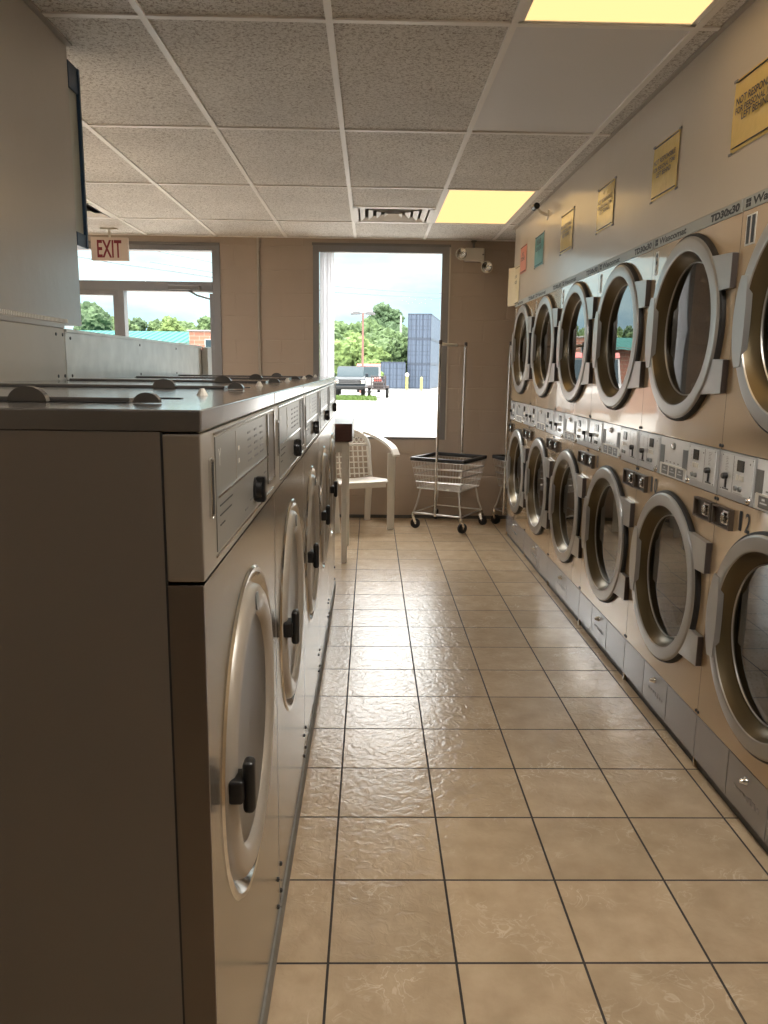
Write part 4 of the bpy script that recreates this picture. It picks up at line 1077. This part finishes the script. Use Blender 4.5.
# bollards
for u, top, lab in ((407, 376, 'yellow bollard with a white cap sign in front of the navy containers'), (421.5, 378, 'plain yellow bollard, right of the one with a white sign')):
    p = at(u, top, 70); z = gz(70); t = thing('bollard', lab, 'bollard', (p.x, 70, z), 0, 'yellow bollards')
    MB().m('yellow').cyl((0, 0, 0), (0, 0, p.z - z), .11, n=14).lathe([(.11, p.z - z), (.08, p.z - z + .06), (.001, p.z - z + .09)], (0, 0, 0), 'c', 14).build('post', t)
    if u == 407: MB().m('white_ink').cyl((0, -.13, p.z - z + .12), (0, -.11, p.z - z + .12), .17, n=20).build('sign', t)
# neighbouring building seen through the entrance
p0, p1 = at(189, 331, 32), at(214, 331, 32)
t = thing('brick_building', 'red brick building with teal metal roof and awning seen through the entrance', 'building', (p0.x, 32, gz(32)))
hb = p0.z - gz(32)
MB().m('brick').box(0, 0, 0, 4.3, 8, hb).m('white_car').box(-.05, -.05, hb, 4.35, 8.05, hb + .05).build('wall', t, 0)
MB().m('brick').box(-7.5, .6, 0, 0, 8, hb - .45).build('wing', t, 0)
mb = MB().m('teal_roof')
mb.quad((-7.9, .1, hb - .55), (-.03, .1, hb - .55), (-.03, 4.5, hb + .16), (-7.9, 4.5, hb + .16)); mb.quad((-7.9, 4.5, hb + .16), (-.03, 4.5, hb + .16), (-.03, 8.4, hb - .5), (-7.9, 8.4, hb - .5))
mb.quad((-.03, .1, hb - .55), (-.03, 8.4, hb - .5), (-.03, 4.5, hb + .16)); mb.quad((-7.9, .1, hb - .55), (-7.9, 4.5, hb + .16), (-7.9, 8.4, hb - .5))
mb.build('roof', t, 0)
MB().m('teal').prism([(.5, hb - 1.25), (4.2, hb - 1.25), (4.2, hb - .85), (.5, hb - .85)], 0, .1).build('awning', t, 0)
for c in t.children:
    if c.name.startswith('awning'): c.data.transform(Matrix(((1, 0, 0, 0), (0, 0, -8, 0), (0, 1, 0, 0), (0, 0, 0, 1))))
f = MB().m('white_car').box(.65, -.04, hb - 2.6, 2.2, .02, hb - 1.35).build('shop_window', t, 0)
MB().m('carglass').box(.72, -.05, hb - 2.5, 1.4, -.03, hb - 1.45).box(1.46, -.05, hb - 2.5, 2.13, -.03, hb - 1.45).build('pane', f, 0)
f = MB().m('white_car').box(.62, -.04, hb - .66, .98, .02, hb - .3).build('upper_window', t, 0)
MB().m('carglass').box(.66, -.05, hb - .62, .94, -.03, hb - .34).build('pane', f, 0)
G2 = 'trees behind the brick building'
for k, (u, v, y, w, key) in enumerate(((118, 316, 58, 4.2, 'leafA'), (137, 318, 60, 4, 'leafC'), (156, 320, 60, 4, 'leafA'), (170, 317, 58, 3.6, 'leafB'), (186, 322, 62, 4, 'leafA'), (206, 317, 58, 3.6, 'leafA'), (222, 318, 60, 4, 'leafA'))):
    put_tree(u, v, y, w, key, 'green tree top showing over the teal roof through the entrance', 60 + k, G2, .12)
put_tree(91, 303, 40, 2.9, 'leafC', 'taller tree filling the sidelight pane left of the entrance', 80, None, .15)
p = at(211, 372, 29)
van('white vehicle parked under the teal awning at the right edge of the entrance', p.x + .75, 25.5)

# ------------------------------------------------------------------ light
w = bpy.data.worlds.new('overcast_sky'); bpy.context.scene.world = w; w.use_nodes = True; nt = w.node_tree
for n in list(nt.nodes): nt.nodes.remove(n)
out = nt.nodes.new('ShaderNodeOutputWorld'); bg = nt.nodes.new('ShaderNodeBackground'); nt.links.new(bg.outputs[0], out.inputs[0])
tc = N(nt, 'ShaderNodeTexCoord'); sp = N(nt, 'ShaderNodeSeparateXYZ'); nt.links.new(tc.outputs['Generated'], sp.inputs[0])
mp = N(nt, 'ShaderNodeMapping'); mp.inputs['Scale'].default_value = (3., 3., 9.); nt.links.new(tc.outputs['Generated'], mp.inputs[0])
nz = N(nt, 'ShaderNodeTexNoise', Scale=2.6, Detail=6., Roughness=.55); nt.links.new(mp.outputs[0], nz.inputs['Vector'])
cr = N(nt, 'ShaderNodeValToRGB'); e = cr.color_ramp.elements
e[0].position = .36; e[0].color = (.50, .74, .84, 1); e[1].position = .6; e[1].color = (.70, .93, .96, 1)
nt.links.new(nz.outputs['Fac'], cr.inputs[0])
tn = N(nt, 'ShaderNodeMapRange'); tn.inputs[1].default_value = .13; tn.inputs[2].default_value = .35; nt.links.new(sp.outputs['Z'], tn.inputs[0])
tm = N(nt, 'ShaderNodeMix', data_type='RGBA'); tm.inputs[7].default_value = (.92, .90, .86, 1)
nt.links.new(tn.outputs[0], tm.inputs[0]); nt.links.new(cr.outputs[0], tm.inputs[6]); nt.links.new(tm.outputs[2], bg.inputs[0])
mr = N(nt, 'ShaderNodeMapRange'); mr.interpolation_type = 'SMOOTHSTEP'
mr.inputs[1].default_value = .12; mr.inputs[2].default_value = .6; mr.inputs[3].default_value = 1.45; mr.inputs[4].default_value = 14.
nt.links.new(sp.outputs['Z'], mr.inputs[0]); nt.links.new(mr.outputs[0], bg.inputs[1])
sl = bpy.data.lights.new('sun', 'SUN'); sl.energy = 1.5; sl.angle = math.radians(25); sl.color = (1, .97, .92)
so = bpy.data.objects.new('sun', sl); C.objects.link(so); so.rotation_euler = (math.radians(38), math.radians(-14), 0)

# ------------------------------------------------------------------ camera
cam = bpy.data.cameras.new('camera'); co = bpy.data.objects.new('camera', cam); C.objects.link(co)
cam.sensor_fit = 'VERTICAL'; cam.sensor_height = 24; cam.lens = F_PX / 1024 * 24; cam.clip_end = 500; cam.clip_start = .02
co.matrix_world = Matrix(((RIGHT.x, UP.x, -FWD.x, 0), (RIGHT.y, UP.y, -FWD.y, 0), (RIGHT.z, UP.z, -FWD.z, CAM_H), (0, 0, 0, 1)))
sc = bpy.context.scene; sc.camera = co
sc.view_settings.view_transform = 'Standard'; sc.view_settings.look = 'None'; sc.view_settings.gamma = 1; sc.view_settings.use_curve_mapping = False
sc.view_settings.exposure = 0.12
sc.cycles.use_denoising = True
sc.cycles.max_bounces = 12; sc.cycles.diffuse_bounces = 6; sc.cycles.glossy_bounces = 6; sc.cycles.transparent_max_bounces = 16
sc.cycles.sample_clamp_indirect = 8
